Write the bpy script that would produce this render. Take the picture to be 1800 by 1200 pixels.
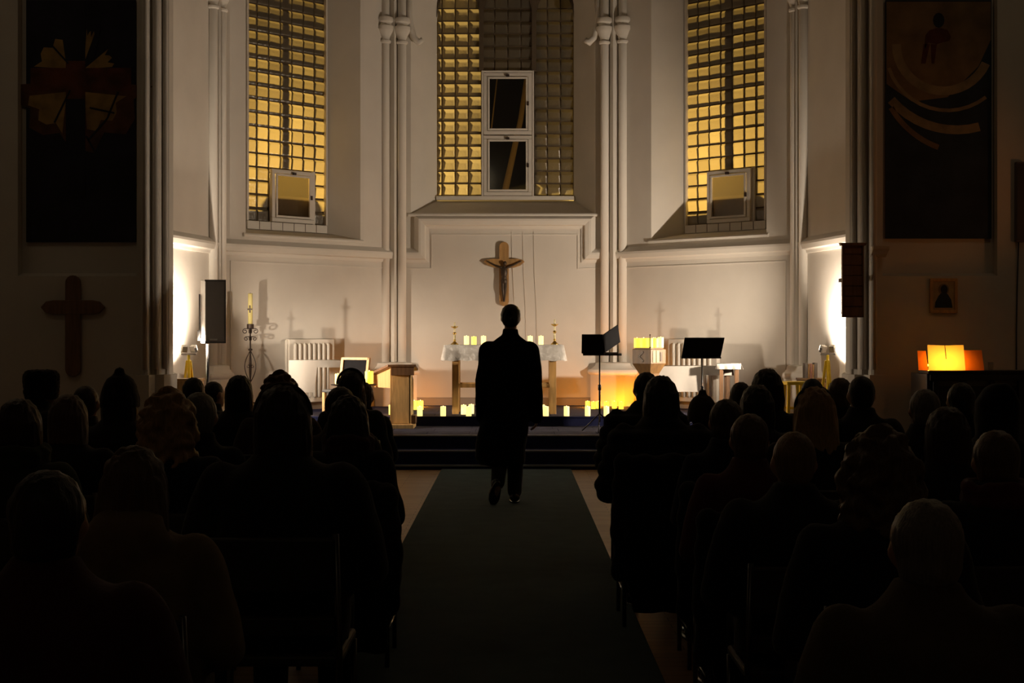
import bpy, bmesh, math, random
from mathutils import Vector, Matrix, noise

sc = bpy.context.scene
for o in list(bpy.data.objects):
    bpy.data.objects.remove(o)
COL = sc.collection
PI = math.pi
random.seed(7)

# ------------------------------------------------------------------ camera, world, lights, exposure
cam_d = bpy.data.cameras.new('camera')
cam_d.lens = 50.0
cam_d.sensor_width = 36.0
cam_d.shift_y = -10.0 / 1800.0
cam_d.clip_end = 200
cam = bpy.data.objects.new('camera', cam_d)
cam.location = (0, 0, 1.5)
cam.rotation_euler = (PI / 2, 0, 0)
COL.objects.link(cam)
sc.camera = cam

world = bpy.data.worlds.new('night')
sc.world = world
world.use_nodes = True
bg = world.node_tree.nodes['Background']
bg.inputs[0].default_value = (0.006, 0.0045, 0.003, 1)
bg.inputs[1].default_value = 0.3

sc.view_settings.view_transform = 'Standard'
sc.view_settings.look = 'None'
sc.view_settings.gamma = 1.0
sc.view_settings.use_curve_mapping = False
sc.view_settings.exposure = 0.0
sc.cycles.use_denoising = True
sc.cycles.max_bounces = 8
sc.cycles.diffuse_bounces = 5
sc.cycles.transparent_max_bounces = 12
sc.cycles.sample_clamp_indirect = 6.0
sc.cycles.caustics_reflective = False
sc.cycles.caustics_refractive = False

WORK_W = 450.0           # head turned to the near wall
ACROSS_W = 520.0         # head turned across the apse
WORK_COL = (1.0, 0.81, 0.615)
STREET_COL = (1.0, 0.60, 0.13)


def point_light(name, loc, power, col, r=0.05, parent=None):
    d = bpy.data.lights.new(name, 'POINT')
    d.energy = power
    d.color = col
    d.shadow_soft_size = r
    o = bpy.data.objects.new(name, d)
    o.location = loc
    COL.objects.link(o)
    if parent:
        o.parent = parent
    return o


def spot_light(name, loc, target, power, col, size, blend=0.5, r=0.05):
    d = bpy.data.lights.new(name, 'SPOT')
    d.energy = power
    d.color = col
    d.shadow_soft_size = r
    d.spot_size = math.radians(size)
    d.spot_blend = blend
    o = bpy.data.objects.new(name, d)
    o.location = loc
    o.rotation_euler = (Vector(target) - Vector(loc)).to_track_quat('-Z', 'Y').to_euler()
    COL.objects.link(o)
    return o


# street lamps outside the apse windows (night street light falling on the glass bricks)
point_light('street_light_a', (-4.08, 21.22, 3.95), 190, STREET_COL, 0.10)
spot_light('street_light_b', (-2.75, 23.7, 3.0), (-0.75, 21.6, 4.6), 820, (1.0, 0.64, 0.17), 78, 0.4, 0.15)
point_light('street_light_c', (3.68, 21.42, 3.95), 190, STREET_COL, 0.10)
point_light('street_light_d', (1.0, 23.2, 3.3), 16, STREET_COL, 0.10)
# orange lamp on the right side of the nave, tinting the arch pier
spot_light('nave_side_light', (6.9, 14.0, 2.3), (4.0, 16.0, 3.6), 20, (1.0, 0.30, 0.06), 64, 0.9, 0.08)
# weak unseen fill light added at the back of the nave
point_light('nave_back_fill', (-1.0, -2.5, 6.5), 5.0, (1.0, 0.80, 0.5), 0.3)
# added fill lights without fixtures, lifting the dim front of the nave
for sx in (-1, 1):
    point_light('nave_front_fill', (sx * 5.6, 11.8, 7.6), 16.0, (1.0, 0.78, 0.50), 0.2)


# ------------------------------------------------------------------ materials
def mat(name, col, rough=0.6, metal=0.0, bump=0.0, bscale=40.0, var=0.0, vscale=3.0, spec=0.5,
        stretch=None, emis=None, estr=0.0, sheen=0.0, bdist=0.01):
    m = bpy.data.materials.new(name)
    m.use_nodes = True
    nt = m.node_tree
    b = nt.nodes['Principled BSDF']
    b.inputs['Base Color'].default_value = (*col, 1)
    b.inputs['Roughness'].default_value = rough
    b.inputs['Metallic'].default_value = metal
    b.inputs['Specular IOR Level'].default_value = spec
    if sheen:
        b.inputs['Sheen Weight'].default_value = sheen
    tc = nt.nodes.new('ShaderNodeTexCoord')
    src = tc.outputs['Object']
    if stretch:
        mp = nt.nodes.new('ShaderNodeMapping')
        mp.inputs['Scale'].default_value = stretch
        nt.links.new(src, mp.inputs['Vector'])
        src = mp.outputs['Vector']
    if var > 0:
        n = nt.nodes.new('ShaderNodeTexNoise')
        n.inputs['Scale'].default_value = vscale
        n.inputs['Detail'].default_value = 5
        nt.links.new(src, n.inputs['Vector'])
        r = nt.nodes.new('ShaderNodeValToRGB')
        r.color_ramp.elements[0].position = 0.32
        r.color_ramp.elements[1].position = 0.70
        r.color_ramp.elements[0].color = (*[c * (1 - var) for c in col], 1)
        r.color_ramp.elements[1].color = (*[min(1, c * (1 + var * 0.6)) for c in col], 1)
        nt.links.new(n.outputs['Fac'], r.inputs['Fac'])
        nt.links.new(r.outputs['Color'], b.inputs['Base Color'])
    if bump > 0:
        n2 = nt.nodes.new('ShaderNodeTexNoise')
        n2.inputs['Scale'].default_value = bscale
        n2.inputs['Detail'].default_value = 4
        nt.links.new(src, n2.inputs['Vector'])
        bp = nt.nodes.new('ShaderNodeBump')
        bp.inputs['Strength'].default_value = bump
        bp.inputs['Distance'].default_value = bdist
        nt.links.new(n2.outputs['Fac'], bp.inputs['Height'])
        nt.links.new(bp.outputs['Normal'], b.inputs['Normal'])
    if emis:
        b.inputs['Emission Color'].default_value = (*emis, 1)
        b.inputs['Emission Strength'].default_value = estr
    return m


def plank_mat(name, c1, c2, mortar, sx, sy):
    m = bpy.data.materials.new(name)
    m.use_nodes = True
    nt = m.node_tree
    b = nt.nodes['Principled BSDF']
    b.inputs['Roughness'].default_value = 0.45
    tc = nt.nodes.new('ShaderNodeTexCoord')
    br = nt.nodes.new('ShaderNodeTexBrick')
    br.inputs['Color1'].default_value = (*c1, 1)
    br.inputs['Color2'].default_value = (*c2, 1)
    br.inputs['Mortar'].default_value = (*mortar, 1)
    br.inputs['Scale'].default_value = 1.0
    br.inputs['Mortar Size'].default_value = 0.003
    br.inputs['Brick Width'].default_value = sx
    br.inputs['Row Height'].default_value = sy
    nt.links.new(tc.outputs['Object'], br.inputs['Vector'])
    mp = nt.nodes.new('ShaderNodeMapping')
    mp.inputs['Scale'].default_value = (3, 40, 3)
    nt.links.new(tc.outputs['Object'], mp.inputs['Vector'])
    n = nt.nodes.new('ShaderNodeTexNoise')
    n.inputs['Scale'].default_value = 1.5
    n.inputs['Detail'].default_value = 5
    nt.links.new(mp.outputs['Vector'], n.inputs['Vector'])
    mx = nt.nodes.new('ShaderNodeMixRGB')
    mx.blend_type = 'MULTIPLY'
    mx.inputs['Fac'].default_value = 0.6
    r = nt.nodes.new('ShaderNodeValToRGB')
    r.color_ramp.elements[0].color = (0.45, 0.45, 0.45, 1)
    r.color_ramp.elements[1].color = (1, 1, 1, 1)
    nt.links.new(n.outputs['Fac'], r.inputs['Fac'])
    nt.links.new(br.outputs['Color'], mx.inputs['Color1'])
    nt.links.new(r.outputs['Color'], mx.inputs['Color2'])
    nt.links.new(mx.outputs['Color'], b.inputs['Base Color'])
    bp = nt.nodes.new('ShaderNodeBump')
    bp.inputs['Strength'].default_value = 0.3
    bp.inputs['Distance'].default_value = 0.003
    nt.links.new(br.outputs['Fac'], bp.inputs['Height'])
    bp.invert = True
    nt.links.new(bp.outputs['Normal'], b.inputs['Normal'])
    return m


def glass_brick_mat():
    m = bpy.data.materials.new('glass_brick')
    m.use_nodes = True
    nt = m.node_tree
    nt.nodes.clear()
    out = nt.nodes.new('ShaderNodeOutputMaterial')
    oi = nt.nodes.new('ShaderNodeObjectInfo')
    ramp = nt.nodes.new('ShaderNodeValToRGB')
    ramp.color_ramp.elements[0].color = (0.50, 0.45, 0.36, 1)
    ramp.color_ramp.elements[1].color = (0.80, 0.74, 0.60, 1)
    nt.links.new(oi.outputs['Random'], ramp.inputs['Fac'])
    tc = nt.nodes.new('ShaderNodeTexCoord')
    n = nt.nodes.new('ShaderNodeTexNoise')
    n.inputs['Scale'].default_value = 14
    n.inputs['Detail'].default_value = 3
    nt.links.new(tc.outputs['Object'], n.inputs['Vector'])
    bp = nt.nodes.new('ShaderNodeBump')
    bp.inputs['Strength'].default_value = 0.5
    bp.inputs['Distance'].default_value = 0.02
    nt.links.new(n.outputs['Fac'], bp.inputs['Height'])
    tr = nt.nodes.new('ShaderNodeBsdfTranslucent')
    nt.links.new(ramp.outputs['Color'], tr.inputs['Color'])
    nt.links.new(bp.outputs['Normal'], tr.inputs['Normal'])
    df = nt.nodes.new('ShaderNodeBsdfDiffuse')
    df.inputs['Color'].default_value = (0.17, 0.15, 0.115, 1)
    gl = nt.nodes.new('ShaderNodeBsdfGlossy')
    gl.inputs['Roughness'].default_value = 0.25
    gl.inputs['Color'].default_value = (0.6, 0.6, 0.6, 1)
    nt.links.new(bp.outputs['Normal'], gl.inputs['Normal'])
    m1 = nt.nodes.new('ShaderNodeMixShader')
    m1.inputs['Fac'].default_value = 0.45
    nt.links.new(tr.outputs[0], m1.inputs[1])
    nt.links.new(df.outputs[0], m1.inputs[2])
    m2 = nt.nodes.new('ShaderNodeMixShader')
    m2.inputs['Fac'].default_value = 0.07
    nt.links.new(m1.outputs[0], m2.inputs[1])
    nt.links.new(gl.outputs[0], m2.inputs[2])
    nt.links.new(m2.outputs[0], out.inputs['Surface'])
    return m


def pane_mat(name, frost, tint):
    m = bpy.data.materials.new(name)
    m.use_nodes = True
    nt = m.node_tree
    nt.nodes.clear()
    out = nt.nodes.new('ShaderNodeOutputMaterial')
    t = nt.nodes.new('ShaderNodeBsdfTransparent')
    t.inputs['Color'].default_value = (*tint, 1)
    g = nt.nodes.new('ShaderNodeBsdfGlossy')
    g.inputs['Roughness'].default_value = 0.08
    f = nt.nodes.new('ShaderNodeBsdfTranslucent')
    f.inputs['Color'].default_value = (0.8, 0.75, 0.65, 1)
    a = nt.nodes.new('ShaderNodeMixShader')
    a.inputs['Fac'].default_value = frost
    b = nt.nodes.new('ShaderNodeMixShader')
    b.inputs['Fac'].default_value = 0.06
    nt.links.new(t.outputs[0], a.inputs[1])
    nt.links.new(f.outputs[0], a.inputs[2])
    nt.links.new(a.outputs[0], b.inputs[1])
    nt.links.new(g.outputs[0], b.inputs[2])
    nt.links.new(b.outputs[0], out.inputs['Surface'])
    return m


def paper_mat(name, col, trans):
    m = bpy.data.materials.new(name)
    m.use_nodes = True
    nt = m.node_tree
    nt.nodes.clear()
    out = nt.nodes.new('ShaderNodeOutputMaterial')
    f = nt.nodes.new('ShaderNodeBsdfTranslucent')
    f.inputs['Color'].default_value = (*col, 1)
    d = nt.nodes.new('ShaderNodeBsdfDiffuse')
    d.inputs['Color'].default_value = (*col, 1)
    a = nt.nodes.new('ShaderNodeMixShader')
    a.inputs['Fac'].default_value = trans
    nt.links.new(d.outputs[0], a.inputs[1])
    nt.links.new(f.outputs[0], a.inputs[2])
    nt.links.new(a.outputs[0], out.inputs['Surface'])
    return m


def lace_mat():
    m = mat('altar_lace', (0.80, 0.78, 0.74), 0.9)
    nt = m.node_tree
    b = nt.nodes['Principled BSDF']
    tc = nt.nodes.new('ShaderNodeTexCoord')
    v = nt.nodes.new('ShaderNodeTexVoronoi')
    v.inputs['Scale'].default_value = 17
    v.feature = 'SMOOTH_F1'
    n = nt.nodes.new('ShaderNodeTexNoise')
    n.inputs['Scale'].default_value = 14
    n.inputs['Detail'].default_value = 4
    nt.links.new(tc.outputs['Object'], n.inputs['Vector'])
    mx = nt.nodes.new('ShaderNodeMixRGB')
    mx.inputs['Fac'].default_value = 0.14
    nt.links.new(tc.outputs['Object'], mx.inputs['Color1'])
    nt.links.new(n.outputs['Color'], mx.inputs['Color2'])
    nt.links.new(mx.outputs['Color'], v.inputs['Vector'])
    r = nt.nodes.new('ShaderNodeValToRGB')
    r.color_ramp.elements[0].position = 0.18
    r.color_ramp.elements[0].color = (0.85, 0.83, 0.80, 1)
    r.color_ramp.elements[1].position = 0.62
    r.color_ramp.elements[1].color = (0.60, 0.57, 0.53, 1)
    nt.links.new(v.outputs['Distance'], r.inputs['Fac'])
    nt.links.new(r.outputs['Color'], b.inputs['Base Color'])
    bp = nt.nodes.new('ShaderNodeBump')
    bp.inputs['Strength'].default_value = 0.6
    bp.inputs['Distance'].default_value = 0.01
    nt.links.new(v.outputs['Distance'], bp.inputs['Height'])
    nt.links.new(bp.outputs['Normal'], b.inputs['Normal'])
    return m


M = {}
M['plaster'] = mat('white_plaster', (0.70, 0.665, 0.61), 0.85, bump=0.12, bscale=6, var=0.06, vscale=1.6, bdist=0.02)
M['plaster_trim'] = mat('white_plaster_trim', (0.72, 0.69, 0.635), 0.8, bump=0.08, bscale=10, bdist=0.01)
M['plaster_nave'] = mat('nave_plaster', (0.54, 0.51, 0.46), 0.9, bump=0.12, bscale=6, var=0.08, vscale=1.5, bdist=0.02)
M['ceiling'] = mat('ceiling_paint', (0.42, 0.38, 0.33), 0.9)
M['parquet'] = plank_mat('parquet', (0.42, 0.25, 0.11), (0.33, 0.19, 0.08), (0.10, 0.06, 0.03), 0.55, 0.085)
M['runner'] = mat('teal_runner', (0.064, 0.098, 0.106), 0.95, bump=0.5, bscale=350, var=0.12, vscale=5, spec=0.1, bdist=0.004)
M['navy'] = mat('navy_carpet', (0.022, 0.027, 0.085), 0.95, bump=0.4, bscale=260, var=0.15, vscale=8, spec=0.1, bdist=0.004)
M['navy_tile'] = mat('navy_carpet_tile', (0.056, 0.056, 0.092), 0.9, bump=0.4, bscale=260, var=0.2, vscale=10, spec=0.15, bdist=0.004)
M['nosing'] = mat('aluminium_nosing', (0.33, 0.34, 0.40), 0.45, 0.4)
M['gbrick'] = glass_brick_mat()
M['mortar'] = mat('dark_mortar', (0.085, 0.06, 0.035), 0.9)
M['white_paint'] = mat('white_gloss_paint', (0.66, 0.62, 0.56), 0.45, bump=0.05, bscale=30)
M['frost'] = pane_mat('frosted_pane', 0.10, (0.7, 0.66, 0.6))
M['clear'] = pane_mat('clear_pane', 0.012, (0.9, 0.9, 0.9))
M['stone_out'] = mat('outside_stone', (0.35, 0.30, 0.25), 0.9)
M['bark'] = mat('bark', (0.16, 0.11, 0.075), 0.9, bump=0.5, bscale=30)
M['oak'] = mat('oak_wood', (0.50, 0.29, 0.10), 0.5, var=0.25, vscale=4, stretch=(8, 8, 1.2))
M['pale_oak'] = mat('pale_oak_wood', (0.60, 0.40, 0.17), 0.5, var=0.2, vscale=4, stretch=(8, 8, 1.2))
M['cross_oak'] = mat('cross_oak', (0.40, 0.23, 0.085), 0.5, var=0.25, vscale=3, stretch=(10, 10, 1.2))
M['font_oak'] = mat('font_oak', (0.22, 0.115, 0.036), 0.5, var=0.25, vscale=4, stretch=(8, 8, 1.2))
M['walnut'] = mat('dark_walnut', (0.16, 0.085, 0.04), 0.5, var=0.3, vscale=4, stretch=(8, 8, 1))
M['bronze'] = mat('dark_bronze', (0.055, 0.04, 0.028), 0.45, 0.5)
M['iron'] = mat('wrought_iron', (0.045, 0.03, 0.025), 0.55, 0.4)
M['brass'] = mat('brass', (0.62, 0.42, 0.12), 0.3, 1.0)
M['wax_white'] = mat('white_wax', (0.80, 0.72, 0.45), 0.5)
M['wax_cream'] = mat('paschal_wax', (0.70, 0.62, 0.25), 0.5)
M['led_wax'] = mat('lit_led_wax', (0.9, 0.75, 0.4), 0.6, emis=(1.0, 0.80, 0.27), estr=1.35)
M['led_hot'] = mat('bright_led_wax', (0.9, 0.7, 0.3), 0.6, emis=(1.0, 0.66, 0.05), estr=1.7)
M['led_flame'] = mat('led_flame', (1.0, 0.85, 0.5), 0.6, emis=(1.0, 0.82, 0.35), estr=5.0)
M['white_cloth'] = mat('white_linen', (0.50, 0.475, 0.44), 0.9, bump=0.15, bscale=20)
M['lace'] = lace_mat()
M['black_plastic'] = mat('black_plastic', (0.030, 0.029, 0.029), 0.5)
M['speaker_grille'] = mat('speaker_grille', (0.10, 0.088, 0.078), 0.6, bump=0.3, bscale=400)
M['speaker_side'] = mat('speaker_side', (0.22, 0.21, 0.20), 0.4)
M['black_metal'] = mat('black_metal', (0.010, 0.010, 0.012), 0.35, 0.3)
M['matte_black'] = mat('matte_black', (0.008, 0.008, 0.010), 0.85, spec=0.12)
M['chrome'] = mat('dark_tube_steel', (0.12, 0.12, 0.125), 0.28, 1.0)
M['steel'] = mat('brushed_steel', (0.45, 0.44, 0.43), 0.35, 0.8)
M['yellow_paint'] = mat('yellow_paint', (0.85, 0.62, 0.03), 0.4)
M['lamp_lens'] = mat('lit_lamp_lens', (1, 1, 1), 0.3, emis=(1.0, 0.86, 0.66), estr=14.0)
M['radiator'] = mat('radiator_enamel', (0.74, 0.70, 0.63), 0.35)
M['paper'] = paper_mat('music_paper', (0.85, 0.70, 0.40), 0.6)
M['folder'] = paper_mat('thin_folder', (0.60, 0.17, 0.03), 0.5)
M['canvas_dark'] = mat('dark_canvas', (0.014, 0.014, 0.026), 0.9, var=0.6, vscale=2.5)
M['paint_rust'] = mat('rust_paint', (0.11, 0.03, 0.012), 0.9, var=0.6, vscale=4)
M['paint_ochre'] = mat('ochre_paint', (0.30, 0.19, 0.055), 0.9, var=0.4, vscale=5)
M['paint_brown'] = mat('brown_paint', (0.10, 0.04, 0.018), 0.9, var=0.5, vscale=4)
M['paint_pale'] = mat('pale_paint', (0.26, 0.19, 0.10), 0.9, var=0.35, vscale=5)
M['paint_dusk'] = mat('dusk_paint', (0.19, 0.12, 0.055), 0.9, var=0.4, vscale=3)
M['paint_blue'] = mat('night_blue_paint', (0.018, 0.028, 0.042), 0.9, var=0.5, vscale=3)
M['paint_red'] = mat('dark_red_paint', (0.085, 0.018, 0.012), 0.9, var=0.3, vscale=6)
M['picture_ground'] = mat('picture_ground', (0.40, 0.29, 0.14), 0.7, var=0.2, vscale=10)
M['piano_black'] = mat('piano_lacquer', (0.018, 0.013, 0.011), 0.35)
M['piano_back'] = mat('piano_back_board', (0.10, 0.085, 0.07), 0.7)
M['book_a'] = mat('book_dark', (0.02, 0.013, 0.01), 0.6)
M['book_b'] = mat('book_tan', (0.22, 0.12, 0.04), 0.6)
M['book_c'] = mat('book_red', (0.09, 0.03, 0.018), 0.6)
M['skin'] = mat('skin', (0.42, 0.24, 0.16), 0.5)
M['eye'] = mat('eye_white', (0.6, 0.58, 0.55), 0.3)
M['shoe'] = mat('black_shoe_leather', (0.010, 0.009, 0.009), 0.25)
M['coat_walk'] = mat('black_wool', (0.0045, 0.0045, 0.006), 0.95, spec=0.1)
M['trouser'] = mat('dark_trouser', (0.010, 0.010, 0.013), 0.9, spec=0.2)


# ------------------------------------------------------------------ mesh helpers
class MB:
    def __init__(s):
        s.v = []
        s.f = []

    def add(s, vs, fs):
        n = len(s.v)
        s.v += [tuple(p) for p in vs]
        s.f += [tuple(i + n for i in f) for f in fs]
        return s

    def box(s, x0, x1, y0, y1, z0, z1, T=None):
        vs = [Vector(p) for p in ((x0, y0, z0), (x1, y0, z0), (x1, y1, z0), (x0, y1, z0),
                                  (x0, y0, z1), (x1, y0, z1), (x1, y1, z1), (x0, y1, z1))]
        if T is not None:
            vs = [T @ p for p in vs]
        return s.add(vs, [(0, 3, 2, 1), (4, 5, 6, 7), (0, 1, 5, 4), (1, 2, 6, 5), (2, 3, 7, 6), (3, 0, 4, 7)])

    def bar(s, a, b, w, d=None, up=(0, 0, 1)):
        """square bar from a to b"""
        a, b = Vector(a), Vector(b)
        d = d or w
        t = (b - a).normalized()
        u = Vector(up)
        if abs(t.dot(u)) > 0.95:
            u = Vector((0, 1, 0))
        x = t.cross(u).normalized()
        y = x.cross(t).normalized()
        vs = []
        for p in (a, b):
            for i, j in ((-1, -1), (1, -1), (1, 1), (-1, 1)):
                vs.append(p + x * (i * w / 2) + y * (j * d / 2))
        return s.add(vs, [(3, 2, 1, 0), (4, 5, 6, 7), (0, 1, 5, 4), (1, 2, 6, 5), (2, 3, 7, 6), (3, 0, 4, 7)])

    def prism(s, poly, a, b, axis='z', T=None):
        """polygon in the other two axes, extruded a..b along axis"""
        n = len(poly)
        vs = []
        for h in (a, b):
            for (p, q) in poly:
                if axis == 'z':
                    vs.append(Vector((p, q, h)))
                elif axis == 'y':
                    vs.append(Vector((p, h, q)))
                else:
                    vs.append(Vector((h, p, q)))
        if T is not None:
            vs = [T @ p for p in vs]
        fs = [tuple(range(n - 1, -1, -1)), tuple(range(n, 2 * n))]
        fs += [(i, (i + 1) % n, n + (i + 1) % n, n + i) for i in range(n)]
        return s.add(vs, fs)

    def lathe(s, prof, c=(0, 0, 0), n=16, phase=0.0):
        vs, fs = [], []
        for r, z in prof:
            for i in range(n):
                a = 2 * PI * i / n + phase
                vs.append((c[0] + r * math.cos(a), c[1] + r * math.sin(a), c[2] + z))
        for k in range(len(prof) - 1):
            for i in range(n):
                j = (i + 1) % n
                fs.append((k * n + i, k * n + j, (k + 1) * n + j, (k + 1) * n + i))
        fs.append(tuple(range(n - 1, -1, -1)))
        fs.append(tuple((len(prof) - 1) * n + i for i in range(n)))
        return s.add(vs, fs)

    def tube(s, pts, r, n=8, closed=False):
        pts = [Vector(p) for p in pts]
        rs = r if isinstance(r, (list, tuple)) else [r] * len(pts)
        rings, prev = [], None
        m = len(pts)
        for i, p in enumerate(pts):
            if closed:
                t = pts[(i + 1) % m] - pts[i - 1]
            else:
                t = pts[min(i + 1, m - 1)] - pts[max(i - 1, 0)]
            t.normalize()
            u = prev if prev is not None else (Vector((0, 0, 1)) if abs(t.z) < 0.9 else Vector((1, 0, 0)))
            x = (u - t * u.dot(t)).normalized()
            prev = x
            y = t.cross(x)
            rings.append([p + (x * math.cos(2 * PI * k / n) + y * math.sin(2 * PI * k / n)) * rs[i] for k in range(n)])
        vs = [q for g in rings for q in g]
        fs = []
        for i in range(m if closed else m - 1):
            a, b = i * n, ((i + 1) % m) * n
            for k in range(n):
                l = (k + 1) % n
                fs.append((a + k, a + l, b + l, b + k))
        if not closed:
            fs.append(tuple(range(n - 1, -1, -1)))
            fs.append(tuple((m - 1) * n + k for k in range(n)))
        return s.add(vs, fs)

    def loft(s, rings, cap=True):
        n = len(rings[0])
        vs = [p for g in rings for p in g]
        fs = []
        for i in range(len(rings) - 1):
            for k in range(n):
                l = (k + 1) % n
                fs.append((i * n + k, i * n + l, (i + 1) * n + l, (i + 1) * n + k))
        if cap:
            fs.append(tuple(range(n - 1, -1, -1)))
            fs.append(tuple((len(rings) - 1) * n + k for k in range(n)))
        return s.add(vs, fs)

    def ell(s, c, r, n=16, m=10, T=None):
        vs, fs = [], []
        vs.append(Vector((0, 0, -r[2])))
        for j in range(1, m):
            a = -PI / 2 + PI * j / m
            for i in range(n):
                b = 2 * PI * i / n
                vs.append(Vector((r[0] * math.cos(a) * math.cos(b), r[1] * math.cos(a) * math.sin(b), r[2] * math.sin(a))))
        vs.append(Vector((0, 0, r[2])))
        top = len(vs) - 1
        for i in range(n):
            j = (i + 1) % n
            fs.append((0, 1 + j, 1 + i))
            fs.append((top, 1 + (m - 2) * n + i, 1 + (m - 2) * n + j))
        for k in range(m - 2):
            for i in range(n):
                j = (i + 1) % n
                fs.append((1 + k * n + i, 1 + k * n + j, 1 + (k + 1) * n + j, 1 + (k + 1) * n + i))
        if T is not None:
            vs = [T @ p for p in vs]
        c = Vector(c)
        return s.add([p + c for p in vs], fs)

    def limb(s, chain, n=12):
        """chain of (point, radius): tapered segments with round joints"""
        pts = [Vector(p) for p, r in chain]
        rs = [r for p, r in chain]
        for i in range(len(pts) - 1):
            s.tube([pts[i], pts[i + 1]], [rs[i], rs[i + 1]], n)
        for p, r in zip(pts, rs):
            s.ell(p, (r, r, r), n, 8)
        return s

    def mesh(s, name):
        me = bpy.data.meshes.new(name)
        me.from_pydata(s.v, [], s.f)
        me.update()
        return me

    def build(s, name, material, parent=None, smooth=False, bevel=0.0, loc=None):
        me = s.mesh(name)
        me.materials.append(material)
        if smooth:
            for p in me.polygons:
                p.use_smooth = True
        o = bpy.data.objects.new(name, me)
        COL.objects.link(o)
        if parent:
            o.parent = parent
        if loc is not None:
            o.location = loc
        if smooth == 'auto':
            me.set_sharp_from_angle(angle=math.radians(40))
        if bevel > 0:
            bv = o.modifiers.new('bevel', 'BEVEL')
            bv.width = bevel
            bv.segments = 2
            bv.limit_method = 'ANGLE'
        return o


def empty(name, loc=(0, 0, 0), rz=0.0, label=None, cat=None, group=None, kind=None):
    o = bpy.data.objects.new(name, None)
    o.empty_display_size = 0.1
    o.location = loc
    o.rotation_euler = (0, 0, rz)
    COL.objects.link(o)
    return tag(o, label, cat, group, kind)


def tag(o, label=None, cat=None, group=None, kind=None):
    if label:
        o['label'] = label
    if cat:
        o['category'] = cat
    if group:
        o['group'] = group
    if kind:
        o['kind'] = kind
    return o


def copy_tree(o, parent=None):
    c = o.copy()
    COL.objects.link(c)
    c.parent = parent
    for ch in list(o.children):
        copy_tree(ch, c)
    return c


def part_copy(o, parent, loc=None):
    c = o.copy()
    COL.objects.link(c)
    c.parent = parent
    if loc is not None:
        c.location = loc
    return c


def remesh(mb, voxel, smooth=2, factor=0.5, strands=0.0, sfreq=(70, 70, 5), lumps=0.0, lfreq=25, quilt=None):
    me = mb.mesh('tmp')
    o = bpy.data.objects.new('tmp', me)
    COL.objects.link(o)
    r = o.modifiers.new('r', 'REMESH')
    r.mode = 'VOXEL'
    r.voxel_size = voxel
    if smooth:
        s = o.modifiers.new('s', 'SMOOTH')
        s.iterations = smooth
        s.factor = factor
    bpy.context.view_layer.update()
    dg = bpy.context.evaluated_depsgraph_get()
    res = bpy.data.meshes.new_from_object(o.evaluated_get(dg))
    bpy.data.objects.remove(o)
    bpy.data.meshes.remove(me)
    if strands or lumps or quilt:
        for v in res.vertices:
            p = v.co
            d = 0.0
            if strands:
                d += strands * noise.noise(Vector((p.x * sfreq[0], p.y * sfreq[1], p.z * sfreq[2])))
            if lumps:
                d += lumps * noise.noise(p * lfreq)
            if quilt:
                d += quilt[0] * abs(math.sin(PI * p.z / quilt[1])) - quilt[0] * 0.5
            v.co = p + v.normal * d
    for p in res.polygons:
        p.use_smooth = True
    res.materials.clear()
    return res


def mesh_obj(name, me, material, parent):
    if not me.materials:
        me.materials.append(material)
    o = bpy.data.objects.new(name, me)
    COL.objects.link(o)
    o.parent = parent
    o.material_slots[0].link = 'OBJECT'
    o.material_slots[0].material = material
    return o


def sweep2d(mb, path, prof):
    """path in (s, z); prof is a closed list of (q along the left normal, p towards the room); local wall frame (s, d, z)"""
    n = len(path)
    rings = []
    for i in range(n):
        P = Vector(path[i])
        d0 = (P - Vector(path[i - 1])).normalized() if i > 0 else None
        d1 = (Vector(path[i + 1]) - P).normalized() if i < n - 1 else None
        d0 = d0 or d1
        d1 = d1 or d0
        n0 = Vector((-d0.y, d0.x))
        n1 = Vector((-d1.y, d1.x))
        mt = (n0 + n1) / (1 + n0.dot(n1))
        rings.append([(P.x + mt.x * q, -p, P.y + mt.y * q) for q, p in prof])
    return mb.loft(rings)


# ------------------------------------------------------------------ figure meshes (made while the scene is still empty)
def ering(cx_, cy, z, rx, ry, n=20, p=2.3):
    g = []
    for i in range(n):
        a = 2 * PI * i / n
        c, s = math.cos(a), math.sin(a)
        g.append((cx_ + rx * math.copysign(abs(c) ** (2 / p), c), cy + ry * math.copysign(abs(s) ** (2 / p), s), z))
    return g


def add_head(m, c, s=1.0):
    """skull, jaw, nose, brow, lips, ears, neck is separate; c = head centre"""
    x, y, z = c
    m.ell((x, y, z), (0.074 * s, 0.094 * s, 0.106 * s))
    m.ell((x, y - 0.012 * s, z + 0.018 * s), (0.076 * s, 0.090 * s, 0.090 * s))
    m.ell((x, y + 0.042 * s, z - 0.066 * s), (0.052 * s, 0.052 * s, 0.052 * s))
    m.ell((x, y + 0.070 * s, z - 0.098 * s), (0.026 * s, 0.024 * s, 0.020 * s))
    m.ell((x, y + 0.098 * s, z - 0.020 * s), (0.012 * s, 0.024 * s, 0.028 * s))
    m.ell((x, y + 0.080 * s, z + 0.022 * s), (0.050 * s, 0.016 * s, 0.012 * s))
    m.ell((x, y + 0.086 * s, z - 0.062 * s), (0.024 * s, 0.012 * s, 0.010 * s))
    for k in (-1, 1):
        m.ell((x + k * 0.078 * s, y - 0.004 * s, z - 0.012 * s), (0.011 * s, 0.022 * s, 0.034 * s))


def append_raw(me, mb, matidx=0):
    bm = bmesh.new()
    bm.from_mesh(me)
    vs = [bm.verts.new(p) for p in mb.v]
    for f in mb.f:
        try:
            fc = bm.faces.new([vs[i] for i in f])
            fc.smooth = True
            fc.material_index = matidx
        except ValueError:
            pass
    bm.to_mesh(me)
    bm.free()


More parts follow.
